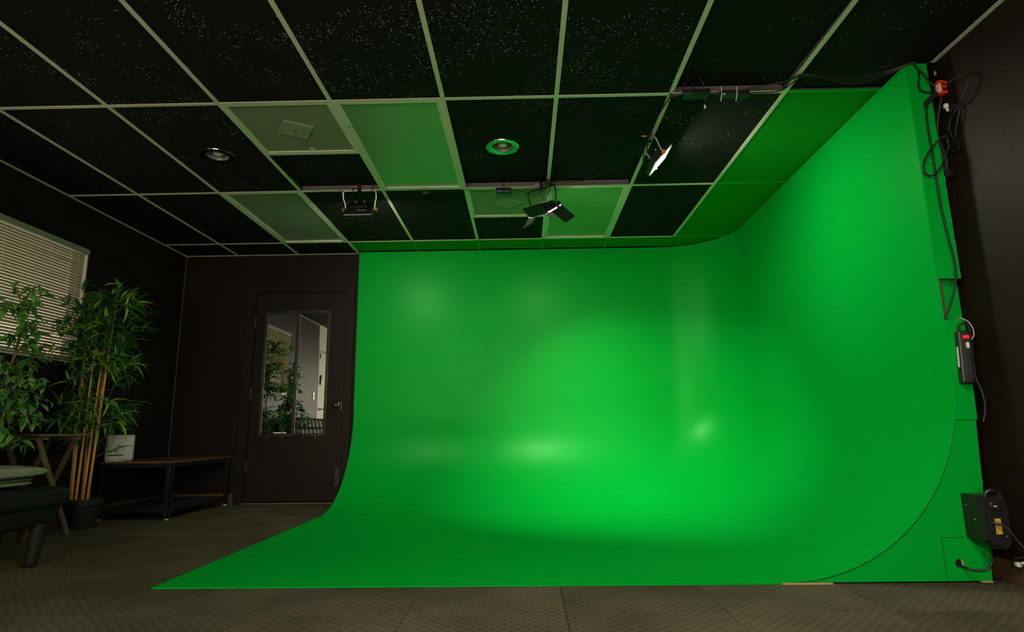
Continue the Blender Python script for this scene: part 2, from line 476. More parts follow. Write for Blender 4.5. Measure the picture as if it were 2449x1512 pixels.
def frame_matrix(c, r, u, n):
    r, u, n, c = Vector(r), Vector(u), Vector(n), Vector(c)
    return Matrix(((r.x, u.x, n.x, c.x), (r.y, u.y, n.y, c.y), (r.z, u.z, n.z, c.z), (0, 0, 0, 1)))

# ------------------------------------------------------------------ room shell
XL, XR, YB, YF, ZC = -3.38, 2.05, 5.785, -2.2, 2.41
WT = 0.12
ZT = 2.85

MB().box((XL - 0.3, YF - 0.3, -0.14), (XR + 0.3, YB + 0.3, -0.022)).build('floor', M['plenum'])
floor = bpy.data.objects['floor']
floor['kind'] = 'structure'
OFF['floor'] = Vector((0, 0, 0))
# carpet tiles, 58 cm, quarter turned
TP = 0.58
carpet_mesh = {}
def carpet_tile(x0, x1, y0, y1, turn):
    key = (round(x1 - x0, 3), round(y1 - y0, 3))
    cx, cy = (x0 + x1) / 2, (y0 + y1) / 2
    if key not in carpet_mesh:
        hx, hy = (x1 - x0) / 2 - 0.0008, (y1 - y0) / 2 - 0.0008
        b = MB(); z1, z0, e = 0.0, -0.022, 0.0012
        V = [(-hx, -hy, z0), (hx, -hy, z0), (hx, hy, z0), (-hx, hy, z0),
             (-hx, -hy, z1 - e), (hx, -hy, z1 - e), (hx, hy, z1 - e), (-hx, hy, z1 - e),
             (-hx + e, -hy + e, z1), (hx - e, -hy + e, z1), (hx - e, hy - e, z1), (-hx + e, hy - e, z1)]
        F = [(3, 2, 1, 0), (8, 9, 10, 11)]
        for a in range(4):
            c = (a + 1) % 4
            F += [(a, c, 4 + c, 4 + a), (4 + a, 4 + c, 8 + c, 8 + a)]
        b.add(V, F)
        o = b.build('carpet_tile', M['carpet'], floor)
        carpet_mesh[key] = o.data
    else:
        o = bpy.data.objects.new('carpet_tile', carpet_mesh[key])
        COL.objects.link(o); o.parent = floor
    o.location = (cx, cy, 0)
    if turn and abs(key[0] - key[1]) < 1e-6:
        o.rotation_euler = (0, 0, PI / 2)
xs = [XL] + [0.14 + TP * k for k in range(-6, 4) if XL + 0.02 < 0.14 + TP * k < XR - 0.02] + [XR]
ys = [YF] + [4.07 + TP * k for k in range(-11, 4) if YF + 0.02 < 4.07 + TP * k < YB - 0.02] + [YB]
for i in range(len(xs) - 1):
    for j in range(len(ys) - 1):
        carpet_tile(xs[i], xs[i + 1], ys[j], ys[j + 1], (i + j) % 2 == 0)

# walls
WY0, WY1, WZ0, WZ1 = 2.96, 4.465, 1.185, 2.075          # side window opening
wl_split = 1.76
b = MB()
b.box((XL - WT, wl_split, 0), (XL, WY0, ZT)).box((XL - WT, WY1, 0), (XL, YB, ZT))
b.box((XL - WT, WY0, 0), (XL, WY1, WZ0)).box((XL - WT, WY0, WZ1), (XL, WY1, ZT))
b.build('wall_left', M['wall_black'], None, 'structure')
D2Y0, D2Y1, D2Z = 0.82, 1.70, 2.0                          # white door opening in the white stretch of the left wall
b = MB()
b.box((XL - WT, YF, 0), (XL, D2Y0, ZT)).box((XL - WT, D2Y1, 0), (XL, wl_split, ZT)).box((XL - WT, D2Y0, D2Z), (XL, D2Y1, ZT))
b.build('wall_left', M['wall_white'], None, 'structure')
DX0, DX1, DZ = -2.655, -1.725, 2.04                      # black door opening in the back wall
b = MB()
b.box((XL - WT, YB, 0), (DX0, YB + WT, ZT)).box((DX1, YB, 0), (XR + WT, YB + WT, ZT)).box((DX0, YB, DZ), (DX1, YB + WT, ZT))
b.build('wall_back', M['wall_black'], None, 'structure')
MB().box((XR, YF, 0), (XR + WT, YB, ZT)).build('wall_right', M['wall_black'], None, 'structure')
b = MB()
FX0, FX1, FZ0, FZ1 = -2.5, 1.1, 0.15, 2.15
b.box((XL - WT, YF - WT, 0), (FX0, YF, ZT)).box((FX1, YF - WT, 0), (XR + WT, YF, ZT))
b.box((FX0, YF - WT, 0), (FX1, YF, FZ0)).box((FX0, YF - WT, FZ1), (FX1, YF, ZT))
b.build('wall_front', M['wall_white'], None, 'structure')
# unseen panels added behind the two doors to block light leaking round them
MB().box((DX0 - 0.1, YB + WT, -0.02), (DX1 + 0.1, YB + WT + 0.04, DZ + 0.1)).build('wall_back', M['plenum'], None, 'structure')
MB().box((XL - WT - 0.04, D2Y0 - 0.1, -0.02), (XL - WT, D2Y1 + 0.06, D2Z + 0.1)).build('wall_left', M['plenum'], None, 'structure')
# unseen window frame added round the opening of the front fill light
w2 = struct_root('added_window', (FX0, YF, 0))
b = MB()
for x in (FX0, (FX0 * 2 + FX1) / 3, (FX0 + FX1 * 2) / 3, FX1 - 0.05):
    b.box((x, YF - 0.09, FZ0), (x + 0.05, YF - 0.04, FZ1))
b.box((FX0, YF - 0.09, FZ0), (FX1, YF - 0.04, FZ0 + 0.05)).box((FX0, YF - 0.09, FZ1 - 0.05), (FX1, YF - 0.04, FZ1))
b.build('window_frame', M['black_metal'], w2)
# corner bead, baseboards of brown carpet
MB().prism([(XL, YB, 0), (XL + 0.006, YB, 0), (XL, YB - 0.006, 0)], (0, 0, 2.405)).build('trim_1', mat('grey_corner_caulk', (0.035, 0.030, 0.026), 0.6), None, 'structure')
MB().box((XL, 1.76, 0), (XL + 0.012, YB - 0.012, 0.105)).build('baseboard_left', M['base_carpet'], None, 'structure')
MB().box((XL + 0.012, YB - 0.012, 0), (DX0 - 0.075, YB, 0.1)).build('baseboard_back', M['base_carpet'], None, 'structure')
MB().box((XR - 0.012, YF, 0), (XR, 3.2, 0.085)).box((XR - 0.016, YF, 0.0), (XR - 0.012, 3.2, 0.012)).build('baseboard_right', M['base_carpet'], None, 'structure')

# ------------------------------------------------------------------ ceiling: deck, tee grid, tiles
ceiling = MB().box((XL - WT, YF - WT, ZT), (XR + WT, YB + WT, ZT + 0.1)).build('ceiling', M['plenum'], None, 'structure')
OFF['ceiling'] = Vector((0, 0, 0))
T2 = 0.6096
GX = [-2.849 + T2 * k for k in range(8)]
GY = [2.957 + 2 * T2 * j for j in range(-4, 3)]            # ... 1.738, 2.957, 4.176, 5.396
FW = 0.012
def tee(axis, c, a0, a1, m_, dz=0.0):
    b = MB()
    z0 = ZC - 0.004 + dz
    for (w, lo, hi, mi) in ((FW, z0, z0 + 0.003, 0), (0.0015, z0 + 0.003, z0 + 0.042, 1)):
        if axis == 'y': b.box((c - w, a0, lo), (c + w, a1, hi), mi)
        else: b.box((a0, c - w, lo), (a1, c + w, hi), mi)
    return b.build('grid_bar', [m_, M['web']], ceiling)
YC = 5.70
for k, x in enumerate(GX):
    tee('y', x, YF, GY[6] - FW if k >= 3 else (YB if k < 3 else 0), M['grid'])
    if k >= 3: tee('y', x, GY[6] + FW, YC, M['grid_green'])
for j, y in enumerate(GY):
    xe = XL
    for k in range(9):
        x1 = GX[k] if k < 8 else XR
        g = (k == 8 and j >= 4)
        tee('x', y, xe + (FW if k else 0), x1 - (FW if k < 8 else 0), M['grid_green'] if g else M['grid'], 0.0003)
        xe = x1
for (k, j) in ((2, 4), (4, 5)):
    tee('x', GY[j] + T2, GX[k] + FW, GX[k + 1] - FW, M['grid'], 0.0003)
# wall angles
def angle_bar(lo, hi): MB().box(lo, hi).build('wall_angle', M['grid'], ceiling)
angle_bar((XL, YF, ZC - 0.004), (XL + 0.022, YB, ZC - 0.001))
angle_bar((XL + 0.022, YB - 0.022, ZC - 0.0043), (-1.60, YB, ZC - 0.0013))
angle_bar((XR - 0.022, YF, ZC - 0.004), (XR, 2.72, ZC - 0.001))

tile_cache = {}
def tile(x0, x1, y0, y1, m_, lift=0.0, hole=None):
    hx, hy = (x1 - x0) / 2 - 0.004, (y1 - y0) / 2 - 0.004
    key = (round(hx, 3), round(hy, 3), m_.name, hole)
    if key in tile_cache:
        o = bpy.data.objects.new('ceiling_tile', tile_cache[key]); COL.objects.link(o); o.parent = ceiling
    else:
        b = MB(); t = 0.014
        if hole is None:
            b.box((-hx, -hy, 0), (hx, hy, t))
        else:
            hcx, hcy, hr = hole; n = 32
            ring, outer = [], []
            for q in range(n):
                a = 2 * PI * q / n; ca, sa = math.cos(a), math.sin(a)
                ring.append((hcx + hr * ca, hcy + hr * sa))
                s_ = min((hx - hcx) / ca if ca > 1e-9 else ((-hx - hcx) / ca if ca < -1e-9 else 1e9), (hy - hcy) / sa if sa > 1e-9 else ((-hy - hcy) / sa if sa < -1e-9 else 1e9))
                outer.append((hcx + s_ * ca, hcy + s_ * sa))
            V = [(x, y, 0) for x, y in ring] + [(x, y, 0) for x, y in outer] + [(x, y, t) for x, y in ring] + [(x, y, t) for x, y in outer]
            F = []
            for q in range(n):
                p = (q + 1) % n
                F += [(q, p, n + p, n + q), (2 * n + q, 2 * n + p, 3 * n + p, 3 * n + q), (q, p, 2 * n + p, 2 * n + q), (n + q, n + p, 3 * n + p, 3 * n + q)]
            for sx_ in (-1, 1):
                for sy_ in (-1, 1):
                    # fill the corner between the ray ends
                    cand = [(i, o_) for i, o_ in enumerate(outer)]
                    ax = [i for i, o_ in cand if abs(o_[0] - sx_ * hx) < 1e-6 and (o_[1] - hcy) * sy_ > 0]
                    ay = [i for i, o_ in cand if abs(o_[1] - sy_ * hy) < 1e-6 and (o_[0] - hcx) * sx_ > 0]
                    if ax and ay:
                        ia = max(ax, key=lambda i: outer[i][1] * sy_); ib = max(ay, key=lambda i: outer[i][0] * sx_)
                        V += [(sx_ * hx, sy_ * hy, 0), (sx_ * hx, sy_ * hy, t)]
                        F += [(n + ia, n + ib, len(V) - 2), (3 * n + ia, 3 * n + ib, len(V) - 1)]
            b.add(V, F)
        o = b.build('ceiling_tile', m_, ceiling)
        tile_cache[key] = o.data
    o.location = ((x0 + x1) / 2, (y0 + y1) / 2, ZC + 0.0005 + lift / 2)
    if lift: o.rotation_euler = (math.asin(lift / (y1 - y0)), 0, 0)
    return o
colx = [XL] + GX + [XR]
rowy = [YF] + GY + [YB]
DL = [(-1.947, 3.577), (-0.111, 3.569)]
for i in range(len(colx) - 1):
    for j in range(len(rowy) - 1):
        x0, x1, y0, y1 = colx[i], colx[i + 1], rowy[j], rowy[j + 1]
        k, jj = i - 1, j - 5            # k: grid column, jj=0 is the row that starts at 2.957
        if (k, jj) in ((3, 0), (1, 1), (5, 1)): continue
        green = (jj == 2 and k >= 2) or (k == 7 and jj >= 0)
        m_ = M['tile_green'] if green else M['tile_black']
        if (k, jj) in ((2, 0), (4, 1)):
            tile(x0, x1, y0 + T2, y1, m_, 0.04 if k == 2 else 0.0); continue
        hole = None
        cx, cy = (x0 + x1) / 2, (y0 + y1) / 2
        for (dx, dy) in DL:
            if x0 < dx < x1 and y0 < dy < y1: hole = (round(dx - cx, 4), round(dy - cy, 4), 0.07)
        lift = 0.042 if (k, jj) in ((4, 0), (5, 0), (6, -1)) else (0.012 if (k, jj) == (7, -1) else 0.0)
        if jj == 2: y1 = YC if k >= 2 else y1
        tile(x0, x1, y0, y1, m_, lift, hole)

# ------------------------------------------------------------------ green cyclorama
CX0, CXR, CYB, CYF, CZT = -1.605, 1.945, 5.715, 2.715, 2.403
CR, CRC, CH = 0.85, 0.58, 0.007
SKEW = 0.038
cove = thing('green_screen_cove', 'large chroma green cyclorama with a swept floor and rounded corner, filling the back and side walls', 'green screen', (0.2, CYF, 0))
NT, NA, NX, NY = 20, 16, 24, 20
def cove_row(th=None, z=None):
    """horizontal cross-section: along the back wall, round the corner, along the side wall to the front"""
    if z is None:
        d = CR * (1 - math.sin(th)); zz = CH + CR * (1 - math.cos(th))
    else:
        d, zz = 0.0, z
    yb, xr = CYB - d, CXR - d
    pts = [(CX0 + (xr - CRC - CX0) * i / NX, yb, zz) for i in range(NX)]
    pts += [(xr - CRC + CRC * math.sin(a), yb - CRC + CRC * math.cos(a), zz) for a in [PI / 2 * i / NA for i in range(NA + 1)]]
    pts += [(xr, yb - CRC + (CYF - yb + CRC) * i / NY, zz) for i in range(1, NY + 1)]
    # the side wing toes in a little towards its front end
    pts = [(x - SKEW * max(0.0, (5.1 - y) / (5.1 - CYF)) * max(0.0, (x - 0.9) / (CXR - 0.9)), y, q) for x, y, q in pts]
    return pts
rows = [cove_row(z=z) for z in (CZT, 2.1, 1.75, 1.4, 1.1)] + [cove_row(th=PI / 2 * (NT - i) / NT) for i in range(NT + 1)]
b = MB()
nc = len(rows[0])
V = [p for r in rows for p in r]
F = [(i * nc + k, i * nc + k + 1, (i + 1) * nc + k + 1, (i + 1) * nc + k) for i in range(len(rows) - 1) for k in range(nc - 1)]
b.add(V, F, 0, True)
# the flat floor: strip between the last row and the front edge
last = rows[-1]
fl_back = last[:NX + NA + 1]
V = list(fl_back) + [(p[0], CYF, CH) for p in fl_back]
n_ = len(fl_back)
F = [(k, k + 1, n_ + k + 1, n_ + k) for k in range(n_ - 1)]
b.add(V, F, 0, True)
surf = b.build('cove_surface', M['green'], cove)
bm = bmesh.new(); bm.from_mesh(surf.data)
bmesh.ops.remove_doubles(bm, verts=bm.verts[:], dist=0.0005)
bmesh.ops.recalc_face_normals(bm, faces=bm.faces[:])
up = [f for f in bm.faces if abs(f.normal.z) > 0.99]
if up and up[0].normal.z < 0:
    bmesh.ops.reverse_faces(bm, faces=bm.faces[:])
bm.to_mesh(surf.data); bm.free()
# floor board edges and seam
MB().box((CX0, CYF - 0.002, 0.001), (1.10, CYF + 0.004, CH - 0.0005)).build('front_edge', M['green'], cove)
MB().box((CX0 - 0.004, CYF, 0.001), (CX0, CYB - CR, CH)).build('side_edge', M['black_plastic'], cove)
b = MB()
b.box((CX0 + 0.02, CYB - CR - 0.0015, CH - 0.001), (1.0, CYB - CR + 0.0015, CH + 0.0008))
b.build('floor_seam', mat('pale_green_seam', (0.01, 0.46, 0.05), 0.35), cove)
# left end: thin edge of the bent sheet with its ribs behind (black board)
prof = [(CYB - CR * (1 - math.sin(a)) if False else CYB - CR * (1 - math.sin(a)), CH + CR * (1 - math.cos(a))) for a in [PI / 2 * i / 24 for i in range(25)]]
poly = [(CX0 - 0.003, y, z - 0.0) for y, z in prof] + [(CX0 - 0.003, CYB, CZT), (CX0 - 0.003, YB - 0.002, CZT), (CX0 - 0.003, YB - 0.002, 0.002)] + [(CX0 - 0.003, CYB - CR, 0.002)]
b = MB()
for i in range(24):
    (y0, z0), (y1, z1) = prof[i], prof[i + 1]
    t = 0.008
    b.add([(CX0 - 0.003, y0, z0), (CX0 - 0.003, y1, z1), (CX0 - 0.003, min(y1 + t, YB - 0.004), z1 - 0.0 if i > 12 else max(z1 - t, 0.002)), (CX0 - 0.003, min(y0 + t, YB - 0.004), z0 if i > 12 else max(z0 - t, 0.002))], [(0, 1, 2, 3)])
b.box((CX0 - 0.003, CYB, CH + CR), (CX0, CYB + 0.01, CZT))
b.build('sheet_edge', M['green'], cove)
# front end of the right wing
CXR -= SKEW
XO = 1.995
def arc(n=40, extra=0.0):
    # front outline of the bent sheet from the floor up to the straight wall
    x0_ = CXR + SKEW
    out = []
    for i in range(n + 1):
        a = PI / 2 * i / n
        x = x0_ - CR + CR * math.sin(a)
        out.append((x - SKEW * max(0.0, (x - 0.9) / (x0_ - 0.9)), CH + CR - CR * math.cos(a)))
    return out
FP = CYF + 0.006
def front_plate(poly, name, y=FP, th=0.016, m_=None):
    b = MB(); b.prism([(x, y, z) for x, z in poly], (0, th, 0)); return b.build(name, m_ or M['green'], cove)
a_ = arc()
HX, HZ, HR = 1.823, 0.078, 0.017
low = [p for p in a_] + [(CXR, 0.672), (XO - 0.02, 0.672), (XO - 0.045, 0.008)]
low = [p for p in a_ if p[1] <= 0.672]
xq = CXR + SKEW - CR + CR * math.sin(math.acos((CH + CR - 0.675) / CR))
low.append((xq - SKEW * (xq - 0.9) / (CXR + SKEW - 0.9), 0.675))
low_poly = low + [(XO - 0.012, 0.675), (XO - 0.045, 0.008), (a_[0][0], 0.006)]
front_plate(low_poly, 'end_panel')
mid = [p for p in a_ if p[1] > 0.672]
mid_poly = [(low[-1][0], 0.673)] + mid + [(CXR - 0.002, 1.118), (XO, 1.118), (XO - 0.010, 0.674)]
front_plate(mid_poly, 'end_panel', FP - 0.007)
front_plate([(CXR - 0.003, 1.312), (XO + 0.02, 1.312), (XO + 0.012, CZT), (CXR - 0.003, CZT)], 'end_panel')
# recess between the panels: stud, green back plate
MB().box((CXR + 0.002, FP + 0.02, 1.10), (CXR + 0.030, FP + 0.06, 1.33)).build('stud', M['dark_wood'], cove)
MB().box((CXR + 0.030, FP + 0.045, 1.10), (XO + 0.030, FP + 0.06, 1.33)).build('recess_plate', M['green'], cove)
# dark edge line where sheet meets panel
b = MB()
for i in range(2, 40):
    (x0, z0), (x1, z1) = a_[i], a_[i + 1] if i + 1 < len(a_) else a_[i]
    w = 0.0045
    b.add([(x0, FP - 0.0012, z0), (x1, FP - 0.0012, z1), (x1 + w * 0.9, FP - 0.0012, z1 - w * 0.6), (x0 + w * 0.9, FP - 0.0012, z0 - w * 0.6)], [(0, 1, 2, 3)])
b.build('sheet_gap', M['slot_black'], cove)
# access hatch cut into the lower panel
b = MB()
b.box((1.762, FP - 0.0012, 0.012), (1.7645, FP + 0.001, 0.182)).box((1.762, FP - 0.0012, 0.180), (1.86, FP + 0.001, 0.1822))
b.build('hatch_gap', mat('hatch_shadow_gap', (0.001, 0.06, 0.004), 0.8), cove)
b = MB().lathe([(0.0, 0.0015), (HR, 0.0015), (HR, -0.001)], (HX, FP - 0.0005, HZ), 20, 0, (0, -1, 0))
b.build('cable_hole', M['slot_black'], cove)
b = MB()
for i in range(8):
    a0, a1 = -1.2 + 2.2 * i / 8, -1.2 + 2.2 * (i + 1) / 8
    y = FP - 0.0022
    b.add([(HX + HR * math.cos(a0), y, HZ + HR * math.sin(a0)), (HX + HR * math.cos(a1), y, HZ + HR * math.sin(a1)), (HX + 0.55 * HR * math.cos(a1), y, HZ + HR * .9 * math.sin(a1)), (HX + 0.55 * HR * math.cos(a0), y, HZ + HR * .9 * math.sin(a0))], [(0, 1, 2, 3)])
b.build('hole_rim', M['raw_wood'], cove)
# side board of the wing in the gap by the wall, with ragged primer showing along its edge
MB().box((CXR + SKEW + 0.006, FP + 0.07, 0.002), (XO - 0.012, CYB - 0.7, CZT)).build('wing_frame', M['black_plastic'], cove)
b = MB()
rr = random.Random(3)
z = 0.02
while z < 2.38:
    h = rr.uniform(0.004, 0.03)
    if rr.random() < 0.55 and not (1.12 < z < 1.31):
        xe = XO - 0.045 + 0.033 * z / 0.672 if z < 0.672 else (XO - 0.010 + 0.01 * (z - 0.672) / 0.446 if z < 1.118 else XO + 0.02 - 0.008 * (z - 1.31) / 1.09)
        b.box((xe, FP + 0.002, z), (xe + rr.uniform(0.0008, 0.0026), FP + 0.012, z + h))
    z += h + rr.uniform(0.004, 0.03)
b.build('ragged_edge', M['paint_white_edge'], cove)
b = MB()
b.box((1.07, CYF - 0.012, 0.0015), (1.28, CYF - 0.003, 0.008)).box((XO - 0.09, FP - 0.004, 0.001), (XO - 0.045, FP + 0.02, 0.008))
b.build('bare_board_edge', M['raw_wood'], cove)

# ------------------------------------------------------------------ black door with a two-pane mirror
door = struct_root('door_1', ((DX0 + DX1) / 2, YB, 0))
b = MB()
b.box((DX0, YB - 0.004, 0.012), (DX0 + 0.02, YB + 0.06, DZ)).box((DX1 - 0.02, YB - 0.004, 0.012), (DX1, YB + 0.06, DZ)).box((DX0 + 0.02, YB - 0.004, DZ - 0.02), (DX1 - 0.02, YB + 0.06, DZ))
b.build('door_jamb', M['door_black'], door)
def casing(poly_lo, poly_hi, nm='door_casing'):
    MB().box(poly_lo, poly_hi, bevel=0.004, seg=1).build(nm, M['door_black'], door)
casing((DX0 - 0.072, YB - 0.016, 0.0), (DX0 + 0.006, YB, DZ + 0.045))
casing((DX1 - 0.006, YB - 0.016, 0.0), (DX1 + 0.072, YB, DZ + 0.045))
casing((DX0 + 0.006, YB - 0.016, DZ - 0.006), (DX1 - 0.006, YB, DZ + 0.045))
LY = YB + 0.012                                              # face of the leaf
MB().box((DX0 + 0.023, LY, 0.022), (DX1 - 0.023, LY + 0.04, DZ - 0.023), bevel=0.002, seg=1).build('door_leaf', M['door_black'], door)
MB().box((DX0, YB - 0.01, 0.0), (DX1, YB + 0.06, 0.012)).build('threshold', mat('worn_threshold', (0.085, 0.065, 0.045), 0.5), door)
# mirror: frame mouldings, mullion, two silvered panes
MX0, MX1, MZ0, MZ1 = -2.545, -1.885, 0.612, 1.842
MM = (MX0 + MX1) / 2 + 0.008
mw = 0.034
def moulding(x0, x1, z0, z1, vert):
    b = MB()
    b.box((x0, LY - 0.012, z0), (x1, LY, z1), bevel=0.003, seg=1)
    if vert: b.box((x0 + 0.010, LY - 0.022, z0 + 0.004), (x1 - 0.010, LY - 0.010, z1 - 0.004), bevel=0.004, seg=2)
    else: b.box((x0 + 0.004, LY - 0.022, z0 + 0.010), (x1 - 0.004, LY - 0.010, z1 - 0.010), bevel=0.004, seg=2)
    b.build('mirror_frame', M['frame_black'], door)
moulding(MX0, MX0 + mw, MZ0, MZ1, True); moulding(MX1 - mw, MX1, MZ0, MZ1, True); moulding(MM - mw / 2, MM + mw / 2, MZ0, MZ1, True)
moulding(MX0 + mw, MM - mw / 2, MZ1 - mw, MZ1, False); moulding(MM + mw / 2, MX1 - mw, MZ1 - mw, MZ1, False)
moulding(MX0 + mw, MM - mw / 2, MZ0, MZ0 + mw, False); moulding(MM + mw / 2, MX1 - mw, MZ0, MZ0 + mw, False)
for (x0, x1) in ((MX0 + mw * .7, MM - mw * .35), (MM + mw * .35, MX1 - mw * .7)):
    MB().box((x0, LY - 0.006, MZ0 + mw * .7), (x1, LY - 0.003, MZ1 - mw * .7)).build('mirror_pane', M['mirror'], door)
for x in (MX0 + 0.10, MX0 + 0.24, MM + 0.10, MX1 - 0.10):
    MB().box((x - 0.006, LY - 0.014, MZ0 - 0.016), (x + 0.006, LY, MZ0 + 0.006), bevel=0.002, seg=1).build('mirror_clip', M['chrome'], door)
for z in (0.35, 1.03, 1.72):
    b = MB().box((DX0 + 0.012, LY - 0.010, z - 0.055), (DX0 + 0.034, LY + 0.002, z + 0.055))
    b.tube([(DX0 + 0.022, LY - 0.012, z - 0.057), (DX0 + 0.022, LY - 0.012, z + 0.057)], 0.006, 8)
    b.build('door_hinge', M['frame_black'], door)
kx, kz = -1.795, 0.905
b = MB().lathe([(0.0, 0.0), (0.032, 0.0), (0.033, 0.006), (0.026, 0.010), (0.011, 0.014), (0.010, 0.032), (0.020, 0.038), (0.027, 0.050), (0.027, 0.060), (0.020, 0.068), (0.0, 0.070)], (kx, LY, kz), 20, 0, (0, -1, 0))
b.build('door_knob', mat('dark_bronze_knob', (0.09, 0.06, 0.04), 0.22, metal=0.9), door)
MB().box((DX1 - 0.026, LY - 0.004, 0.86), (DX1 - 0.019, LY + 0.002, 0.94)).build('strike_plate', M['chrome'], door)
MB().box((-1.785, LY - 0.022, 0.15), (-1.735, LY, 0.335), bevel=0.004, seg=1).build('kick_box', M['frame_black'], door)

# white door in the front stretch of the left wall (seen in the mirror)
d2 = struct_root('door_2', (XL, (D2Y0 + D2Y1) / 2, 0))
MB().box((XL - 0.045, D2Y0 + 0.02, 0.012), (XL - 0.005, D2Y1 - 0.02, D2Z - 0.02)).build('door_leaf', M['wall_white'], d2)
for lo, hi in (((XL - 0.002, D2Y1 - 0.01, 0), (XL + 0.006, D2Y1 + 0.045, D2Z + 0.055)), ((XL - 0.002, D2Y0 - 0.055, 0), (XL + 0.006, D2Y0 + 0.01, D2Z + 0.055)), ((XL - 0.002, D2Y0 + 0.01, D2Z - 0.01), (XL + 0.006, D2Y1 - 0.01, D2Z + 0.055))):
    MB().box(lo, hi).build('door_casing', M['wall_white'], d2)
hz, hy = 1.03, D2Y1 - 0.085
b = MB().lathe([(0, 0), (0.026, 0), (0.026, 0.008), (0, 0.008)], (XL - 0.005, hy, hz), 16, 0, (1, 0, 0))
b.tube([(XL, hy, hz), (XL + 0.045, hy, hz), (XL + 0.05, hy - 0.02, hz), (XL + 0.05, hy - 0.12, hz)], 0.009, 8)
b.build('lever_handle', M['black_metal'], d2)
MB().box((XL - 0.006, hy - 0.045, 1.43), (XL + 0.022, hy + 0.015, 1.59), bevel=0.006).build('keypad_lock', M['black_plastic'], d2)
MB().box((XL - 0.004, D2Y1 - 0.03, 1.86), (XL + 0.016, D2Y1 - 0.005, 1.95)).build('door_hinge', M['black_metal'], d2)
b = MB().box((XL, 1.88, 1.17), (XL + 0.007, 1.95, 1.29), bevel=0.002, seg=1)
sw = b.build('light_switch', M['white_plastic'])
tag(sw, 'pale wall switch plate beside the white door, seen in the door mirror', 'switch')
MB().box((XL + 0.007, 1.908, 1.21), (XL + 0.011, 1.922, 1.25)).build('rocker', M['trim_white'], sw)

# ------------------------------------------------------------------ side window and mini blind
win = struct_root('window_1', (XL, (WY0 + WY1) / 2, WZ0))
b = MB()
rx0, rx1 = XL - WT, XL - 0.004
b.box((rx0, WY1 - 0.012, WZ0 + 0.01), (rx1, WY1, WZ1 - 0.01)).box((rx0, WY0, WZ0 + 0.01), (rx1, WY0 + 0.012, WZ1 - 0.01)).box((rx0, WY0, WZ1 - 0.012), (rx1 - 0.03, WY1, WZ1)).box((rx0, WY0, WZ0), (rx1, WY1, WZ0 + 0.012))
b.build('window_reveal', M['trim_white'], win)
b = MB()
for y in (WY0 + 0.012, WY1 - 0.016):
    b.box((XL - 0.060, y, WZ0 + 0.012), (XL - 0.034, y + 0.004, WZ1 - 0.012))
b.box((XL - 0.060, WY0 + 0.028, WZ0 + 0.012), (XL - 0.034, WY1 - 0.016, WZ0 + 0.03)).box((XL - 0.060, WY0 + 0.028, WZ1 - 0.03), (XL - 0.034, WY1 - 0.016, WZ1 - 0.012))
b.build('window_frame', M['trim_white'], win)
MB().box((XL - 0.050, WY0 + 0.024, WZ0 + 0.026), (XL - 0.046, WY1 - 0.014, WZ1 - 0.026)).build('window_glass', M['glass'], win)

BX = XL - 0.006
BY0, BY1 = WY0 + 0.02, WY1 - 0.045
blind = thing('mini_blind', 'cream horizontal mini blind, closed, covering the side window', 'blind', (BX, (BY0 + BY1) / 2, WZ1 - 0.03))
MB().box((BX - 0.016, BY0 - 0.008, WZ1 - 0.042), (BX + 0.018, BY1 + 0.042, WZ1 - 0.001), bevel=0.003, seg=1).build('headrail', M['headrail'], blind)
ztop, zbot, NSL = WZ1 - 0.062, WZ0 + 0.038, 38
tilt = math.radians(-25)
rs = random.Random(5)
slat_mesh = None
for i in range(NSL):
    z = ztop + (zbot - ztop) * i / (NSL - 1)
    if slat_mesh is None:
        b = MB(); w = 0.0125; n = 4
        V = []
        for yy in (BY0, BY1):
            for k in range(n + 1):
                s_ = -w + 2 * w * k / n
                V.append((s_, yy - (BY0 + BY1) / 2, 0.0022 * (1 - (s_ / w) ** 2)))
            for k in range(n + 1):
                s_ = -w + 2 * w * k / n
                V.append((s_, yy - (BY0 + BY1) / 2, 0.0022 * (1 - (s_ / w) ** 2) - 0.0007))
        m2 = 2 * (n + 1)
        F = []
        for k in range(n):
            F += [(k, k + 1, m2 + k + 1, m2 + k), (n + 1 + k, n + 2 + k, m2 + n + 2 + k, m2 + n + 1 + k)]
        F += [(0, n + 1, m2 + n + 1, m2), (n, 2 * n + 1, m2 + 2 * n + 1, m2 + n)]
        b.add(V, F, 0, True)
        o = b.build('slat', M['slat'], None)
        slat_mesh = o.data
        o.parent = blind
    else:
        o = bpy.data.objects.new('slat', slat_mesh); COL.objects.link(o); o.parent = blind
    extra = 0.0
    if 29 <= i <= 30: extra = 0.16 if i == 29 else -0.14
    o.location = Vector((BX, (BY0 + BY1) / 2, z)) - Vector(blind.location)
    o.rotation_euler = (rs.uniform(-0.0015, 0.0015), tilt - extra + rs.uniform(-0.02, 0.02), 0)
MB().box((BX - 0.012, BY0, WZ0 + 0.014), (BX + 0.012, BY1, WZ0 + 0.028), bevel=0.003, seg=1).build('bottom_rail', M['slat'], blind)
for y in (BY0 + 0.15, (BY0 + BY1) / 2, BY1 - 0.15):
    MB().tube([(BX + 0.0145, y, WZ1 - 0.045), (BX + 0.0145, y, WZ0 + 0.02)], 0.0012, 5).build('ladder_cord', M['trim_white'], blind)
MB().tube([(BX + 0.02, BY1 - 0.07, WZ1 - 0.04), (BX + 0.021, BY1 - 0.075, WZ0 + 0.25)], 0.0022, 6).build('tilt_wand', M['slat'], blind)
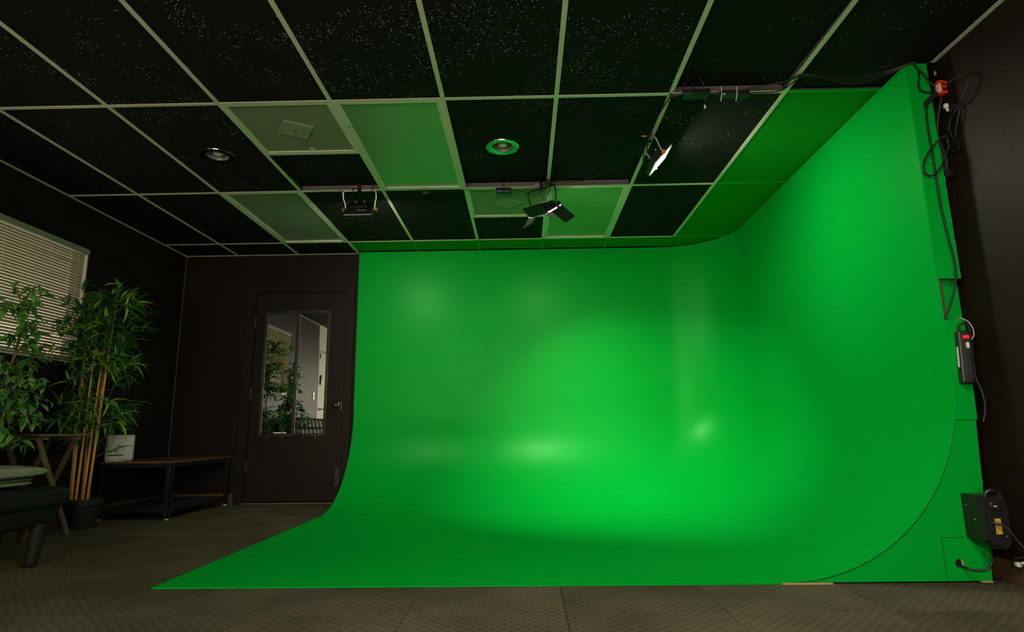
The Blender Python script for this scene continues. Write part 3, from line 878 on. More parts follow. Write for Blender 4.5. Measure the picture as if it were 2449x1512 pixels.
b = MB().tube(smooth([(BX + 0.018, BY1 - 0.30, WZ0 + 0.02), (BX + 0.03, BY1 - 0.28, WZ0 + 0.012), (BX + 0.028, BY1 - 0.25, WZ0 + 0.022), (BX + 0.03, BY1 - 0.22, WZ0 + 0.012), (BX + 0.02, BY1 - 0.2, WZ0 + 0.02)]), 0.004, 6)
b.build('pull_cord', M['white_plastic'], blind)

# ------------------------------------------------------------------ ceiling fixtures
def troffer(k, j, label, sag):
    x0, x1, y0, y1 = GX[k] + FW, GX[k + 1] - FW, GY[j] + FW, GY[j + 1] - FW
    t = thing('troffer_light', label, 'ceiling light', ((x0 + x1) / 2, (y0 + y1) / 2, ZC), 'unlit ceiling troffers')
    z0 = ZC - 0.004
    w = 0.028
    b = MB()
    b.box((x0, y0, z0), (x0 + w, y1, z0 + 0.012), bevel=0.002, seg=1).box((x1 - w, y0, z0), (x1, y1, z0 + 0.012), bevel=0.002, seg=1)
    b.box((x0 + w, y0, z0), (x1 - w, y0 + w * 0.7, z0 + 0.012)).box((x0 + w, y1 - w * 0.7, z0), (x1 - w, y1, z0 + 0.012))
    b.build('door_frame', M['grid'], t)
    b = MB(); n = 16; V, F = [], []
    for i in range(n + 1):
        for q in range(9):
            u, v = q / 8, i / n
            s_ = sag * math.sin(PI * u) * math.sin(PI * v)
            V.append((x0 + w * .8 + (x1 - x0 - w * 1.6) * u, y0 + w * .5 + (y1 - y0 - w) * v, ZC + 0.006 - s_))
    for i in range(n):
        for q in range(8):
            a = i * 9 + q
            F.append((a, a + 1, a + 10, a + 9))
    b.add(V, F, 0, True); b.build('diffuser_lens', M['lens'], t)
    MB().box((x0, y0, ZC + 0.012), (x1, y1, ZC + 0.10)).build('housing', M['trim_white'], t)
    for yy in (y0 + 0.25, y1 - 0.2):
        MB().lathe([(0, 0), (0.006, 0), (0.006, 0.004), (0, 0.005)], (x0 + 0.016, yy, z0), 10, 0, (0, 0, -1)).build('latch', M['chrome'], t)
troffer(3, 4, 'unlit fluorescent panel between the return grille and the green-rimmed downlight, nearest of the three troffers', 0.006)
troffer(1, 5, 'unlit fluorescent panel left of the silver-yoked lamp, the darkest of the three', 0.004)
troffer(5, 5, 'unlit fluorescent panel beside the barn door lamp, brightest of the three', 0.004)

def vent(k, y0, rot, label):
    x0, x1 = GX[k] + FW, GX[k + 1] - FW
    y0 += FW; y1 = y0 + T2 - 2 * FW
    cx, cy = (x0 + x1) / 2, (y0 + y1) / 2
    t = thing('return_grille', label, 'air vent', (cx, cy, ZC), 'ceiling return grilles')
    z0 = ZC - 0.003
    b = MB(); w = 0.018
    b.box((x0, y0, z0), (x0 + w, y1, z0 + 0.01)).box((x1 - w, y0, z0), (x1, y1, z0 + 0.01)).box((x0 + w, y0, z0), (x1 - w, y0 + w, z0 + 0.01)).box((x0 + w, y1 - w, z0), (x1 - w, y1, z0 + 0.01))
    b.build('grille_frame', M['grid'], t)
    MB().box((x0 + w * .8, y0 + w * .8, ZC + 0.003), (x1 - w * .8, y1 - w * .8, ZC + 0.006)).build('perforated_panel', M['vent'], t)
    m4 = Matrix.Translation((cx + 0.0, cy, ZC)) @ Matrix.Rotation(rot, 4, 'Z')
    MB().box((-0.085, -0.085, -0.004), (0.085, 0.085, 0.002), mat4=m4).build('centre_plate', M['plate'], t)
    MB().lathe([(0, 0), (0.008, 0), (0.008, 0.003), (0, 0.004)], (cx, cy, ZC - 0.004), 12, 0, (0, 0, -1)).build('screw', M['chrome'], t)
    return t
v1 = vent(2, GY[4], math.radians(32), 'cream perforated return grille with a tilted centre plate, nearer of the two grilles')
MB().lathe([(0, 0), (0.022, 0), (0.022, 0.0015), (0, 0.0015)], (GX[2] + 0.32, GY[4] + 0.555, ZC + 0.002), 14, 0, (0, 0, -1)).build('sticker', M['trim_white'], v1)
vent(4, GY[5], math.radians(40), 'cream perforated return grille behind the hanging power brick')

def downlight(x, y, z, label, ringm, tilt_=0.0):
    t = thing('downlight', label, 'ceiling light', (x, y, z), 'recessed downlights')
    MB().lathe([(0.108, 0.001), (0.106, -0.004), (0.098, -0.007), (0.074, -0.006), (0.066, -0.001), (0.066, 0.004), (0.108, 0.003)], (x, y, z), 40).build('trim_ring', ringm, t)
    MB().lathe([(0.066, 0.0), (0.062, 0.03), (0.052, 0.07), (0.036, 0.10), (0.0, 0.105)], (x, y, z), 32).build('reflector', M['grey_metal'], t)
    MB().lathe([(0.012, 0.1), (0.014, 0.06), (0.030, 0.035), (0.034, 0.018), (0.028, 0.004), (0.014, -0.002), (0.0, -0.003)], (x, y, z + 0.004), 24).build('bulb', M['bulb'], t)
downlight(DL[0][0], DL[0][1], ZC, 'dark-rimmed recessed downlight in the black tile by the nearer return grille', M['dark_chrome'])
downlight(DL[1][0], DL[1][1], ZC + 0.018, 'shiny recessed downlight whose rim mirrors the green screen', M['chrome'])

# ------------------------------------------------------------------ studio lamps hung from the grid
def led_lamp(label, c, az, dn, yoke_m, knob_m, mount, power, doors=False, body=0.088):
    az, dn = math.radians(az), math.radians(dn)
    n = Vector((math.sin(az) * math.cos(dn), math.cos(az) * math.cos(dn), -math.sin(dn)))
    r = Vector((math.cos(az), -math.sin(az), 0.0))
    u = Vector((math.sin(az) * math.sin(dn), math.cos(az) * math.sin(dn), math.cos(dn)))
    m4 = frame_matrix(c, r, u, n)
    t = thing('led_panel_lamp', label, 'studio lamp', mount, 'studio lamps on the ceiling grid')
    h = body
    W = h + 0.012
    MB().box((-W, -h, -0.026), (W, h, 0.0), mat4=m4, bevel=0.004, seg=1).build('lamp_body', M['black_metal'], t)
    MB().box((-W + 0.007, -h + 0.007, -0.0005), (W - 0.004, h - 0.004, 0.0105 if doors else 0.0025), mat4=m4).build('led_face', M['led'], t)
    b = MB()
    bz = 0.003 if doors else 0.007
    for (lo, hi) in (((-W, -h, 0), (W, -h + 0.006, bz)), ((-W, h - 0.006, 0), (W, h, bz)), ((-W, -h + 0.006, 0), (-W + 0.006, h - 0.006, bz)), ((W - 0.006, -h + 0.006, 0), (W, h - 0.006, bz))):
        b.box(lo, hi, mat4=m4)
    b.build('bezel', M['silver'] if not doors else M['grey_metal'], t)
    li = area_light('led_beam', m4 @ Vector((0, 0, 0.012)), n, 2 * W - 0.02, 2 * h - 0.02, power, (1.0, 0.94, 0.82))
    li.data.spread = math.radians(88 if doors else 120)
    li.rotation_euler = Matrix(((r.x, u.x, -n.x), (r.y, u.y, -n.y), (r.z, u.z, -n.z))).to_euler()
    # rear box with heat sink ribs, controls and the pale maker strip
    bk = MB().box((-0.07, -0.045, -0.044), (0.07, 0.06, -0.026), mat4=m4, bevel=0.004, seg=1).build('rear_box', M['black_plastic'], t)
    b = MB()
    for q in range(7):
        b.box((-0.06 + q * 0.018, -0.03, -0.050), (-0.054 + q * 0.018, 0.05, -0.044), mat4=m4)
    b.build('heat_sink', M['black_metal'], bk)
    for q in (-0.03, 0.035):
        MB().lathe([(0, 0), (0.008, 0), (0.007, 0.010), (0, 0.011)], m4 @ Vector((q, 0.02, -0.050)), 12, 0, tuple(-n)).build('dial', M['grey_metal'], bk)
    if not doors and az < 0.5:
        MB().box((-0.005, -h + 0.012, -0.0275), (0.06, -h + 0.017, -0.0262), mat4=m4).build('white_strip', M['white_plastic'], t)
    # yoke: flat bar under the grid, two arms stepping in to the body
    up = Vector((0, 0, 1))
    yc = Vector((mount[0], mount[1], ZC - 0.012))
    cw = Vector(c)
    hw = W + 0.022
    pl = [yc - r * (hw - 0.015), yc - r * hw - up * 0.012]
    def arm(sg):
        top = yc + r * sg * hw
        piv = cw + r * sg * (W + 0.006)
        d = piv - top
        return [yc + r * sg * (hw - 0.014), top - up * 0.010, top + d * 0.42 - r * sg * 0.0 + r * sg * 0.006, top + d * 0.62, piv]
    left, right = arm(-1), arm(1)
    path = left[::-1] + right
    # flat bar section drawn as a slim tube
    MB().tube(path, 0.0055, 6).build('yoke', yoke_m, t)
    for sg in (-1, 1):
        p = cw + r * sg * (W + 0.004)
        MB().lathe([(0.0, 0), (0.006, 0), (0.006, 0.012), (0.013, 0.013), (0.013, 0.024), (0, 0.025)], p, 10, 0, tuple(r * sg)).build('tilt_knob', knob_m, t)
    # grid clamp
    b = MB().box((yc.x - 0.016, yc.y - 0.012, ZC - 0.020), (yc.x + 0.016, yc.y + 0.012, ZC - 0.0045), bevel=0.003, seg=1)
    b.box((yc.x - 0.010, yc.y - 0.022, ZC - 0.018), (yc.x + 0.010, yc.y - 0.012, ZC + 0.035), bevel=0.003, seg=1)
    cl = b.build('grid_clamp', M['black_metal'], t)
    MB().tube([(yc.x - 0.045, yc.y - 0.018, ZC + 0.012), (yc.x - 0.012, yc.y - 0.018, ZC + 0.012)], 0.006, 8).build('clamp_screw', M['brass'], cl)
    for sg in (-0.45, 0.95):
        p = yc + r * sg * (hw - 0.02)
        MB().tube([p - up * 0.012 - Vector((0, 0.008, 0)), p - Vector((0, 0.014, 0)), p + up * 0.045 - Vector((0, 0.02, 0))], 0.0035, 6).build('cable_tie', M['cable'], t)
    if doors:
        def leaf(edge, out, width, L, a, bb, tp, m_=M['black_metal']):
            # edge: centre of hinge line, along: hinge direction; leaf leans a outwards and bb forwards
            along = width
            d = (out * a + Vector((0, 0, 1)) * bb).normalized() * L
            p = [edge - along, edge + along, edge + along * tp + d, edge - along * tp + d]
            nrm = (p[1] - p[0]).cross(p[3] - p[0]).normalized() * 0.0012
            b = MB().add([m4 @ (q + nrm) for q in p] + [m4 @ (q - nrm) for q in p], [(0, 1, 2, 3), (7, 6, 5, 4), (0, 4, 5, 1), (1, 5, 6, 2), (2, 6, 7, 3), (3, 7, 4, 0)])
            o = b.build('barn_door', m_, t)
            MB().tube([m4 @ (edge - along * 1.02), m4 @ (edge + along * 1.02)], 0.004, 8).build('hinge', M['black_metal'], o)
            for s_ in (-0.8, 0.8):
                MB().lathe([(0, 0), (0.0045, 0), (0.004, 0.004), (0, 0.0045)], m4 @ (edge + along * s_ + Vector((0, 0, 0.004))), 8, 0, tuple(n)).build('rivet', M['silver'], o)
        leaf(Vector((W + 0.010, 0, 0.014)), Vector((1, 0, 0)), Vector((0, h * 0.92, 0)), 0.125, 0.068, 0.093, 0.95)
        leaf(Vector((-W, 0, 0.008)), Vector((-1, 0, 0)), Vector((0, h * 0.92, 0)), 0.115, 0.09, 0.069, 0.9)
        leaf(Vector((0, -h, 0.008)), Vector((0, -1, 0)), Vector((h * 0.95, 0, 0)), 0.10, 0.045, -0.067, 0.95)
        leaf(Vector((0, h, 0.008)), Vector((0, 1, 0)), Vector((h * 0.95, 0, 0)), 0.11, 0.07, 0.09, 0.95)
    return t
led_lamp('glowing LED panel on a grey yoke, facing the side wing of the green screen', (0.858, 3.48, 2.275), 90, 42, M['grey_metal'], M['brass'], (0.795, 3.47, ZC), LED_BEAM['side'], body=0.080)
led_lamp('black LED panel with four open barn doors, hung beside the power brick', (0.172, 4.20, 2.235), 38, 57, M['black_metal'], M['black_metal'], (0.150, 4.18, ZC), LED_BEAM['barn'], doors=True)
led_lamp('LED panel on a silver yoke, its black back turned to the room', (-1.185, 4.19, 2.262), 0, 48, M['silver'], M['brass'], (-1.187, 4.16, ZC), LED_BEAM['silver'])

# ------------------------------------------------------------------ power supply and wiring on the ceiling
ZG = ZC - 0.0045
b = thing('power_brick', 'small black power brick with a blue light, tied under the ceiling grid', 'power supply', (-0.125, 4.175, ZG - 0.03))
MB().box((-0.18, 4.15, ZG - 0.042), (-0.07, 4.20, ZG - 0.006), bevel=0.006, seg=2).build('case', M['black_plastic'], b)
MB().tube([(-0.125, 4.150, ZG + 0.05), (-0.125, 4.147, ZG - 0.02), (-0.125, 4.149, ZG - 0.044), (-0.125, 4.176, ZG - 0.045)], 0.0028, 6).build('cable_tie', M['cable'], b)
MB().box((-0.162, 4.146, ZG - 0.036), (-0.154, 4.151, ZG - 0.031)).build('indicator', M['blue_led'], b)

def cable(name, label, pts, r, group=None, k=8, m_=None, n=7):
    o = MB().tube(smooth(pts, k), r, n).build(name, m_ or M['cable'])
    tag(o, label, 'cable', group)
    return o
cable('power_cable', 'thin black cord looping from the power brick to the barn door lamp',
      [(-0.068, 4.17, ZG - 0.022), (-0.02, 4.17, ZG - 0.026), (0.05, 4.16, ZG - 0.05), (0.12, 4.15, ZG - 0.06), (0.17, 4.13, ZG - 0.04), (0.192, 4.10, ZG - 0.012), (0.199, 4.06, ZG - 0.006)], 0.0032)
cable('power_cable', 'thin black cord leaving the power brick towards the green troffer lens',
      [(-0.182, 4.17, ZG - 0.024), (-0.24, 4.175, ZG - 0.028), (-0.31, 4.18, ZG - 0.02), (-0.40, 4.19, ZG - 0.008), (-0.6, 4.195, ZG - 0.012), (-0.8, 4.20, ZG - 0.006), (-0.96, 4.215, ZG - 0.012), (-1.0, 4.24, ZG - 0.03), (-1.04, 4.26, ZG - 0.07), (-1.10, 4.23, 2.31)], 0.0018)
MB_ = MB().box((-0.735, 4.182, ZG - 0.028), (-0.69, 4.215, ZG - 0.002), bevel=0.004, seg=1)
MB_.tube([(-0.70, 4.19, ZG - 0.015), (-0.67, 4.19, ZG - 0.024)], 0.006, 8)
tag(MB_.build('plug_adapter', M['black_plastic']), 'tiny black plug adapter hanging under the grid by the green troffer lens', 'adapter')
cable('power_cable', 'upper black cord draped across the black tile from the barn door lamp',
      [(0.21, 4.05, ZG - 0.004), (0.36, 3.93, ZG - 0.025), (0.55, 3.72, ZG - 0.03), (0.70, 3.45, ZG - 0.03), (0.77, 3.2, ZG - 0.02), (0.80, 3.02, ZG - 0.008), (0.83, 2.965, ZG - 0.006)], 0.0022)
cable('power_cable', 'lower black cord draped across the black tile from the barn door lamp',
      [(0.21, 4.06, ZG - 0.004), (0.38, 4.06, ZG - 0.012), (0.50, 3.95, ZG - 0.03), (0.66, 3.70, ZG - 0.045), (0.76, 3.40, ZG - 0.03), (0.79, 3.1, ZG - 0.014), (0.815, 2.95, ZG - 0.006)], 0.0030)
for q, (dx, dz) in enumerate(((0.0, 0.0), (0.014, -0.008), (-0.012, 0.006))):
    cable('power_cable', ('middle of three black cords dropping from the grid joint to the barn door lamp', 'right-hand of three black cords dropping from the grid joint to the barn door lamp', 'left-hand of three black cords dropping from the grid joint to the barn door lamp')[q], [(0.199 + dx, 4.03, ZG - 0.003 + dz * .2), (0.192 + dx, 4.07, ZG - 0.012 + dz), (0.185 + dx * 2, 4.12, ZG - 0.035 + dz), (0.17 + dx, 4.13, 2.33 + dz), (0.168 + dx, 4.15, 2.285)], 0.0034, 'cords at the barn door lamp')
cable('power_cable', 'black cord hooked round the grid bar above the glowing lamp',
      [(0.80, 3.45, ZG + 0.004), (0.790, 3.50, ZG - 0.012), (0.812, 3.60, ZG - 0.022), (0.80, 3.68, ZG - 0.03), (0.815, 3.72, ZG - 0.018), (0.80, 3.66, ZG - 0.006), (0.795, 3.60, ZG - 0.004)], 0.0032)
# transformer bricks and the lead bundle along the first cross bar
t = thing('power_brick', 'black brick with a coiled lead, tied to the cross bar nearest the lamp wiring', 'power supply', (0.95, 2.94, ZG))
MB().box((0.865, 2.90, ZG - 0.034), (1.005, 2.955, ZG - 0.002), bevel=0.006, seg=2).build('case', M['black_plastic'], t)
MB().tube(smooth([(0.86, 2.905, ZG - 0.01), (0.875, 2.89, ZG + 0.03), (0.915, 2.885, ZG + 0.052), (0.955, 2.89, ZG + 0.04), (0.972, 2.90, ZG - 0.005), (0.975, 2.92, ZG - 0.05), (0.976, 2.925, ZG - 0.085)]), 0.004, 7).build('lead', M['cable'], t)
MB().tube([(0.976, 2.925, ZG - 0.085), (0.976, 2.925, ZG - 0.104)], 0.0055, 8).build('white_tip', M['white_plastic'], t)
MB().tube([(0.976, 2.925, ZG - 0.104), (0.9765, 2.926, ZG - 0.155)], 0.0018, 6).build('tip_cord', M['cable'], t)
MB().tube([(0.915, 2.895, ZG + 0.03), (0.915, 2.893, ZG - 0.037), (0.900, 2.90, ZG - 0.075)], 0.004, 6).build('cable_tie', M['cable'], t)
t = thing('power_brick', 'long black brick with a green light, strapped along the cross bar', 'power supply', (1.15, 2.94, ZG))
MB().box((1.06, 2.915, ZG - 0.034), (1.215, 2.955, ZG - 0.004), bevel=0.006, seg=2).build('case', M['black_plastic'], t)
MB().box((1.075, 2.912, ZG - 0.032), (1.083, 2.916, ZG - 0.027)).build('indicator', M['green_led'], t)
for x in (1.065, 1.145):
    MB().tube([(x, 2.912, ZG + 0.012), (x, 2.911, ZG - 0.03), (x - 0.002, 2.93, ZG - 0.062)], 0.0024, 6).build('zip_tie', M['grid'], t)
for q in range(4):
    o_ = 0.006 * q
    cable('power_cable', ('black ceiling cord of the cross bar bundle, topmost', 'black ceiling cord of the cross bar bundle, second from the top', 'black ceiling cord of the cross bar bundle, third from the top', 'black ceiling cord of the cross bar bundle, hanging lowest')[q], smooth([(0.80 + o_, 2.95, ZG - 0.004 - o_), (0.90, 2.935, ZG - 0.012 + o_ * .4), (1.06, 2.93, ZG - 0.010 - o_ * .6), (1.24, 2.90, ZG - 0.008 + o_ * .4), (1.38, 2.84, ZG - 0.006), (1.425, 2.80 - o_, ZG - 0.008), (1.52, 2.79 - o_, ZG - 0.016 - o_), (1.68, 2.79, ZG - 0.022 - o_ * 2.2), (1.84, 2.76, ZG - 0.012 - o_), (1.93, 2.70, ZG - 0.006)], 2), 0.0036, 'ceiling cord bundle')
cable('power_cable', 'single cord along the cross bar ending in a bend at the green tile',
      [(1.21, 2.935, ZG - 0.016), (1.26, 2.937, ZG - 0.012), (1.36, 2.935, ZG - 0.010), (1.40, 2.90, ZG - 0.008), (1.42, 2.83, ZG - 0.008)], 0.0036)

# ------------------------------------------------------------------ wiring on the front end of the green screen
PY = FP - 0.0055
cable('power_cable', 'short black loop at the top of the green end panel',
      [(1.935, 2.705, 2.398), (1.9550, 2.7060, 2.3580), (1.9500, 2.7060, 2.3080), (1.9440, 2.7060, 2.2770), (1.9560, 2.7060, 2.2480), (1.9890, 2.7060, 2.2380), (2.0210, 2.7000, 2.2380)], 0.0036)
cable('power_cable', 'black cord crossing the top of the green end panel to the red splitter',
      [(1.93, 2.70, 2.4), (1.9590, 2.7030, 2.3560), (1.9810, 2.7030, 2.3280), (1.9960, 2.7000, 2.2900), (2.0130, 2.6950, 2.2600)], 0.0036)
cable('power_cable', 'long black cord running down the green end panel into the recess',
      [(1.9670, 2.7070, 2.1750), (1.9600, 2.7070, 2.0980), (1.9590, 2.7070, 2.0220), (1.9610, 2.7070, 1.9260), (1.9610, 2.7070, 1.7840), (1.9630, 2.7060, 1.6420), (1.9740, 2.7060, 1.4990), (1.9840, 2.7060, 1.3990), (1.9800, 2.7060, 1.3100), (1.9630, 2.7100, 1.2430), (1.9430, 2.7250, 1.1720), (1.9290, 2.7350, 1.1320), (1.925, 2.745, 1.07)], 0.0044)
cable('power_cable', 'big black cord loop hanging over the edge of the end panel',
      [(2.0200, 2.6800, 1.9960), (2.0030, 2.6900, 1.9910), (1.9650, 2.7000, 1.9540), (1.9210, 2.7030, 1.8930), (1.9050, 2.7030, 1.8460), (1.9130, 2.7030, 1.8190), (1.9340, 2.7030, 1.8060), (1.9620, 2.7000, 1.8210), (1.9970, 2.7000, 1.8640), (2.0250, 2.7000, 1.9210), (2.0310, 2.6900, 1.9690), (2.0200, 2.6800, 1.9940)], 0.0042)
WX = 2.036
cable('power_cable', 'black cord arching away from the red splitter over the dark wall',
      [(2.0200, 2.6390, 2.2160), (2.0150, 2.6010, 2.2270), (2.0100, 2.5500, 2.2210), (2.0100, 2.5150, 2.1990), (2.0100, 2.4960, 2.1620), (2.0120, 2.5130, 2.1330), (2.0200, 2.5510, 2.1080), (2.0300, 2.6000, 2.0950), (2.0300, 2.6440, 2.0730), (2.0250, 2.6700, 2.0230)], 0.0038)
for q, (a_x, w_) in enumerate(((2256, 0.006), (2262, 0.0055), (2268, 0.005))):
    o_ = 0.008 * q
    cable('power_cable', ('thickest black cord of the bunch under the red splitter, nearest the green panel', 'middle black cord of the bunch under the red splitter', 'thinnest black cord of the bunch under the red splitter, nearest the wall')[q],
          [(2.0100, 2.6590, 2.1860), (2.012, 2.735 - o_, 2.06), (2.014, 2.73 - o_, 1.98), (2.016, 2.72 - o_ * 1.3, 1.90), (2.016, 2.715 - o_, 1.84), (2.018, 2.70 - o_ * 2, 1.80)], w_, 'cords under the red splitter')
cable('power_cable', 'slim black loop low on the dark wall below the bunch of cords',
      [(2.0250, 2.6660, 2.0420), (2.0300, 2.6590, 1.9750), (2.0320, 2.6380, 1.9320), (2.0320, 2.6310, 1.9140), (2.0320, 2.6440, 1.9040), (2.0300, 2.6670, 1.9110), (2.0280, 2.6810, 1.9390), (2.0200, 2.6840, 1.9770)], 0.003)
cable('power_cable', 'slim black loop beside the pale plug on the dark wall',
      [(2.0250, 2.6440, 2.0940), (2.0300, 2.6180, 2.1170), (2.0320, 2.5970, 2.0990), (2.0320, 2.5980, 2.0680), (2.0300, 2.6220, 2.0180), (2.0300, 2.6440, 1.9670)], 0.003)
# red splitter
t = thing('outlet_splitter', 'red orange plug splitter hanging in the cords at the top of the end panel', 'power splitter', (2.0360, 2.6850, 2.2440))
c0 = Vector((2.0320, 2.6850, 2.2440))
b = MB().box(c0 + Vector((-0.020, -0.018, -0.036)), c0 + Vector((0.010, 0.018, 0.036)), bevel=0.006, seg=2)
b.build('body', M['red_plastic'], t)
for dz in (-0.022, 0.002, 0.024):
    MB().box(c0 + Vector((0.008, -0.017, dz - 0.009)), c0 + Vector((0.026, 0.015, dz + 0.009)), bevel=0.004, seg=1).build('socket', M['red_plastic'], t)
for dz in (0.012, -0.012):
    MB().box(c0 + Vector((-0.004, -0.0215, dz - 0.006)), c0 + Vector((0.006, -0.0175, dz + 0.005))).build('outlet_hole', M['slot_black'], t)
MB().box(c0 + Vector((-0.0215, -0.0185, -0.026)), c0 + Vector((-0.013, 0.000, 0.016))).build('white_sticker', M['white_plastic'], t)
p0, p1 = Vector((2.0120, 2.6900, 2.2210)), Vector((1.9610, 2.7000, 2.1800))
pl = MB().tube([p0, p0.lerp(p1, 0.6), p1], lambda s_: 0.013 if s_ < 0.7 else 0.011, 10)
pl.tube([p1 + Vector((0.003, 0, 0.004)), p1 + Vector((0.0, 0.002, -0.018))], 0.008, 8)
tag(pl.build('plug', M['black_plastic']), 'black right-angle plug pointing out of the red splitter over the green panel', 'plug')
c1 = Vector((2.0410, 2.6800, 2.1510))
pl = MB().box(c1 + Vector((-0.012, -0.010, -0.014)), c1 + Vector((0.008, 0.010, 0.010)), bevel=0.004, seg=1)
pl.tube([c1 + Vector((0, 0, -0.01)), c1 + Vector((0.004, 0, -0.03))], 0.006, 8)
tag(pl.build('plug', M['white_plastic']), 'small pale plug in the cords just below the red splitter', 'plug')
pl = MB().tube([(2.0200, 2.6900, 2.3370), (2.0200, 2.6900, 2.3190)], 0.006, 8)
tag(pl.build('plug', M['grey_metal']), 'small grey connector on the dark wall above the red splitter', 'plug')

# power strip
ps = thing('power_strip', 'black power strip with a red lit switch, fixed upright on the green end panel', 'power strip', (1.955, 2.70, 0.945))
m4 = Matrix.Translation((1.957, FP - 0.027, 0.945)) @ Matrix.Rotation(math.radians(3.0), 4, 'Y') @ Matrix.Rotation(math.radians(-12), 4, 'Z')
MB().box((-0.027, -0.018, -0.118), (0.027, 0.018, 0.118), mat4=m4, bevel=0.011, seg=3).build('housing', M['black_plastic'], ps)
MB().box((-0.008, -0.0215, 0.082), (0.017, -0.016, 0.096), mat4=m4, bevel=0.002, seg=1).build('lit_switch', M['red_lit'], ps)
for q in range(6):
    z = 0.052 - q * 0.028
    b = MB().box((-0.004, -0.0186, z - 0.005), (-0.0015, -0.0175, z + 0.006), mat4=m4).box((0.008, -0.0186, z - 0.005), (0.0105, -0.0175, z + 0.006), mat4=m4)
    b.build('outlet', M['shelf_grey'], ps)
MB().box((-0.0278, -0.010, -0.045), (-0.0265, 0.006, 0.045), mat4=m4).build('white_sticker', M['white_plastic'], ps)
cable('power_cable', 'black flex arching out of the top of the power strip',
      [m4 @ Vector((-0.012, 0, 0.115)), m4 @ Vector((-0.012, -0.002, 0.14)), m4 @ Vector((0.004, -0.004, 0.152)), m4 @ Vector((0.024, 0, 0.145)), m4 @ Vector((0.032, 0.004, 0.11)), m4 @ Vector((0.034, 0.006, 0.05)), m4 @ Vector((0.035, 0.008, -0.02)), m4 @ Vector((0.038, 0.008, -0.09)), m4 @ Vector((0.055, 0.006, -0.15)), m4 @ Vector((0.062, 0.008, -0.22)), m4 @ Vector((0.05, 0.010, -0.28))], 0.005)
cable('power_cable', 'grey cord curling behind the power strip with a brass end',
      [(1.950, 2.735, 1.095), (1.9610, 2.7220, 1.1170), (1.9740, 2.7000, 1.1210), (1.9970, 2.6900, 1.0990), (2.0060, 2.6850, 1.0640), (2.0020, 2.6850, 1.0360), (1.9840, 2.6900, 1.0130)], 0.003, None, 8, M['grey_metal'])
c2 = Vector((1.9630, 2.6750, 0.9960))
pl = MB().box(c2 + Vector((-0.006, -0.008, -0.014)), c2 + Vector((0.006, 0.008, 0.014)), bevel=0.003, seg=1)
tag(pl.build('plug', M['white_plastic']), 'small white plug pushed into the side of the power strip', 'plug')

# black pump box with a yellow label
bx = thing('pump_box', 'black moulded pump box with a handle and yellow label, hung low on the end panel', 'pump', (1.94, 2.66, 0.26))
X0, X1, Y0, Y1 = 1.868, 1.968, 2.600, FP - 0.002
poly = [(X0, Y1, 0.362), (X0, Y1, 0.185), (X0 + 0.040, Y1, 0.150), (X1 - 0.01, Y1, 0.150), (X1, Y1, 0.165), (X1, Y1, 0.345), (X1 - 0.015, Y1, 0.362)]
ym = 2.628
fr = [(X0 + 0.006, 0.350), (X0 + 0.006, 0.195), (X0 + 0.030, 0.172), (X1 - 0.008, 0.172), (X1 - 0.002, 0.182), (X1 - 0.002, 0.335), (X1 - 0.012, 0.350)]
bmx = MB()
V = [Vector(p) for p in poly] + [Vector((p[0], ym, p[2])) for p in poly] + [Vector((x, Y0, z)) for x, z in fr]
nn = len(poly)
F = [tuple(range(nn))[::-1], tuple(range(2 * nn, 3 * nn))]
for L in (0, 1):
    F += [(L * nn + i, L * nn + (i + 1) % nn, (L + 1) * nn + (i + 1) % nn, (L + 1) * nn + i) for i in range(nn)]
bmx.add(V, F)
bmx.build('housing', M['black_plastic'], bx)
MB().box((X0 + 0.030, Y0 - 0.005, 0.305), (X1 - 0.012, Y0 + 0.004, 0.340), bevel=0.004, seg=1).build('control_panel', M['black_metal'], bx)
MB().box((X0 + 0.040, Y0 - 0.0065, 0.320), (X0 + 0.054, Y0 - 0.0045, 0.325)).build('white_mark', M['grey_white'], bx)
MB().tube(smooth([(X0 + 0.034, Y0 + 0.03, 0.345), (X0 + 0.040, Y0 + 0.025, 0.372), (X0 + 0.060, Y0 + 0.02, 0.384), (X0 + 0.085, Y0 + 0.02, 0.374), (X0 + 0.096, Y0 + 0.02, 0.345), (X0 + 0.097, Y0 + 0.02, 0.325)]), 0.0075, 10).build('carry_handle', M['black_plastic'], bx)
MB().box((X0 + 0.040, Y0 - 0.0012, 0.213), (X0 + 0.064, Y0 + 0.002, 0.274)).build('yellow_label', M['yellow_label'], bx)
b = MB()
for q in range(6):
    b.box((X0 + 0.0420 + q * 0.0036, Y0 - 0.0017, 0.216), (X0 + 0.0427 + q * 0.0036, Y0 - 0.001, 0.271))
b.build('label_print', mat('label_print', (0.30, 0.19, 0.02), 0.6), bx)
for (x, y, z) in ((X0 - 0.001, 2.69, 0.318), (X0 - 0.001, 2.65, 0.262)):
    MB().lathe([(0, 0), (0.005, 0), (0.004, 0.003), (0, 0.0035)], (x, y, z), 8, 0, (-1, 0, 0)).build('screw', M['chrome'], bx)
MB().box((X0 + 0.080, Y0 - 0.001, 0.203), (X0 + 0.082, Y0 + 0.002, 0.206)).build('indicator', M['green_led'], bx)
MB().tube([(X0 + 0.026, Y0 + 0.006, 0.258), (X0 + 0.034, Y0 - 0.012, 0.257), (X0 + 0.052, Y0 - 0.020, 0.252)], 0.006, 8).build('side_plug', M['black_plastic'], bx)
cable('hose', 'black hose bending from the pump box into the round hole of the end panel',
      [(1.915, 2.66, 0.152), (1.917, 2.66, 0.125), (1.914, 2.66, 0.092), (1.892, 2.664, 0.064), (1.862, 2.678, 0.058), (1.838, 2.695, 0.062), (1.826, FP + 0.004, 0.070)], 0.0052)
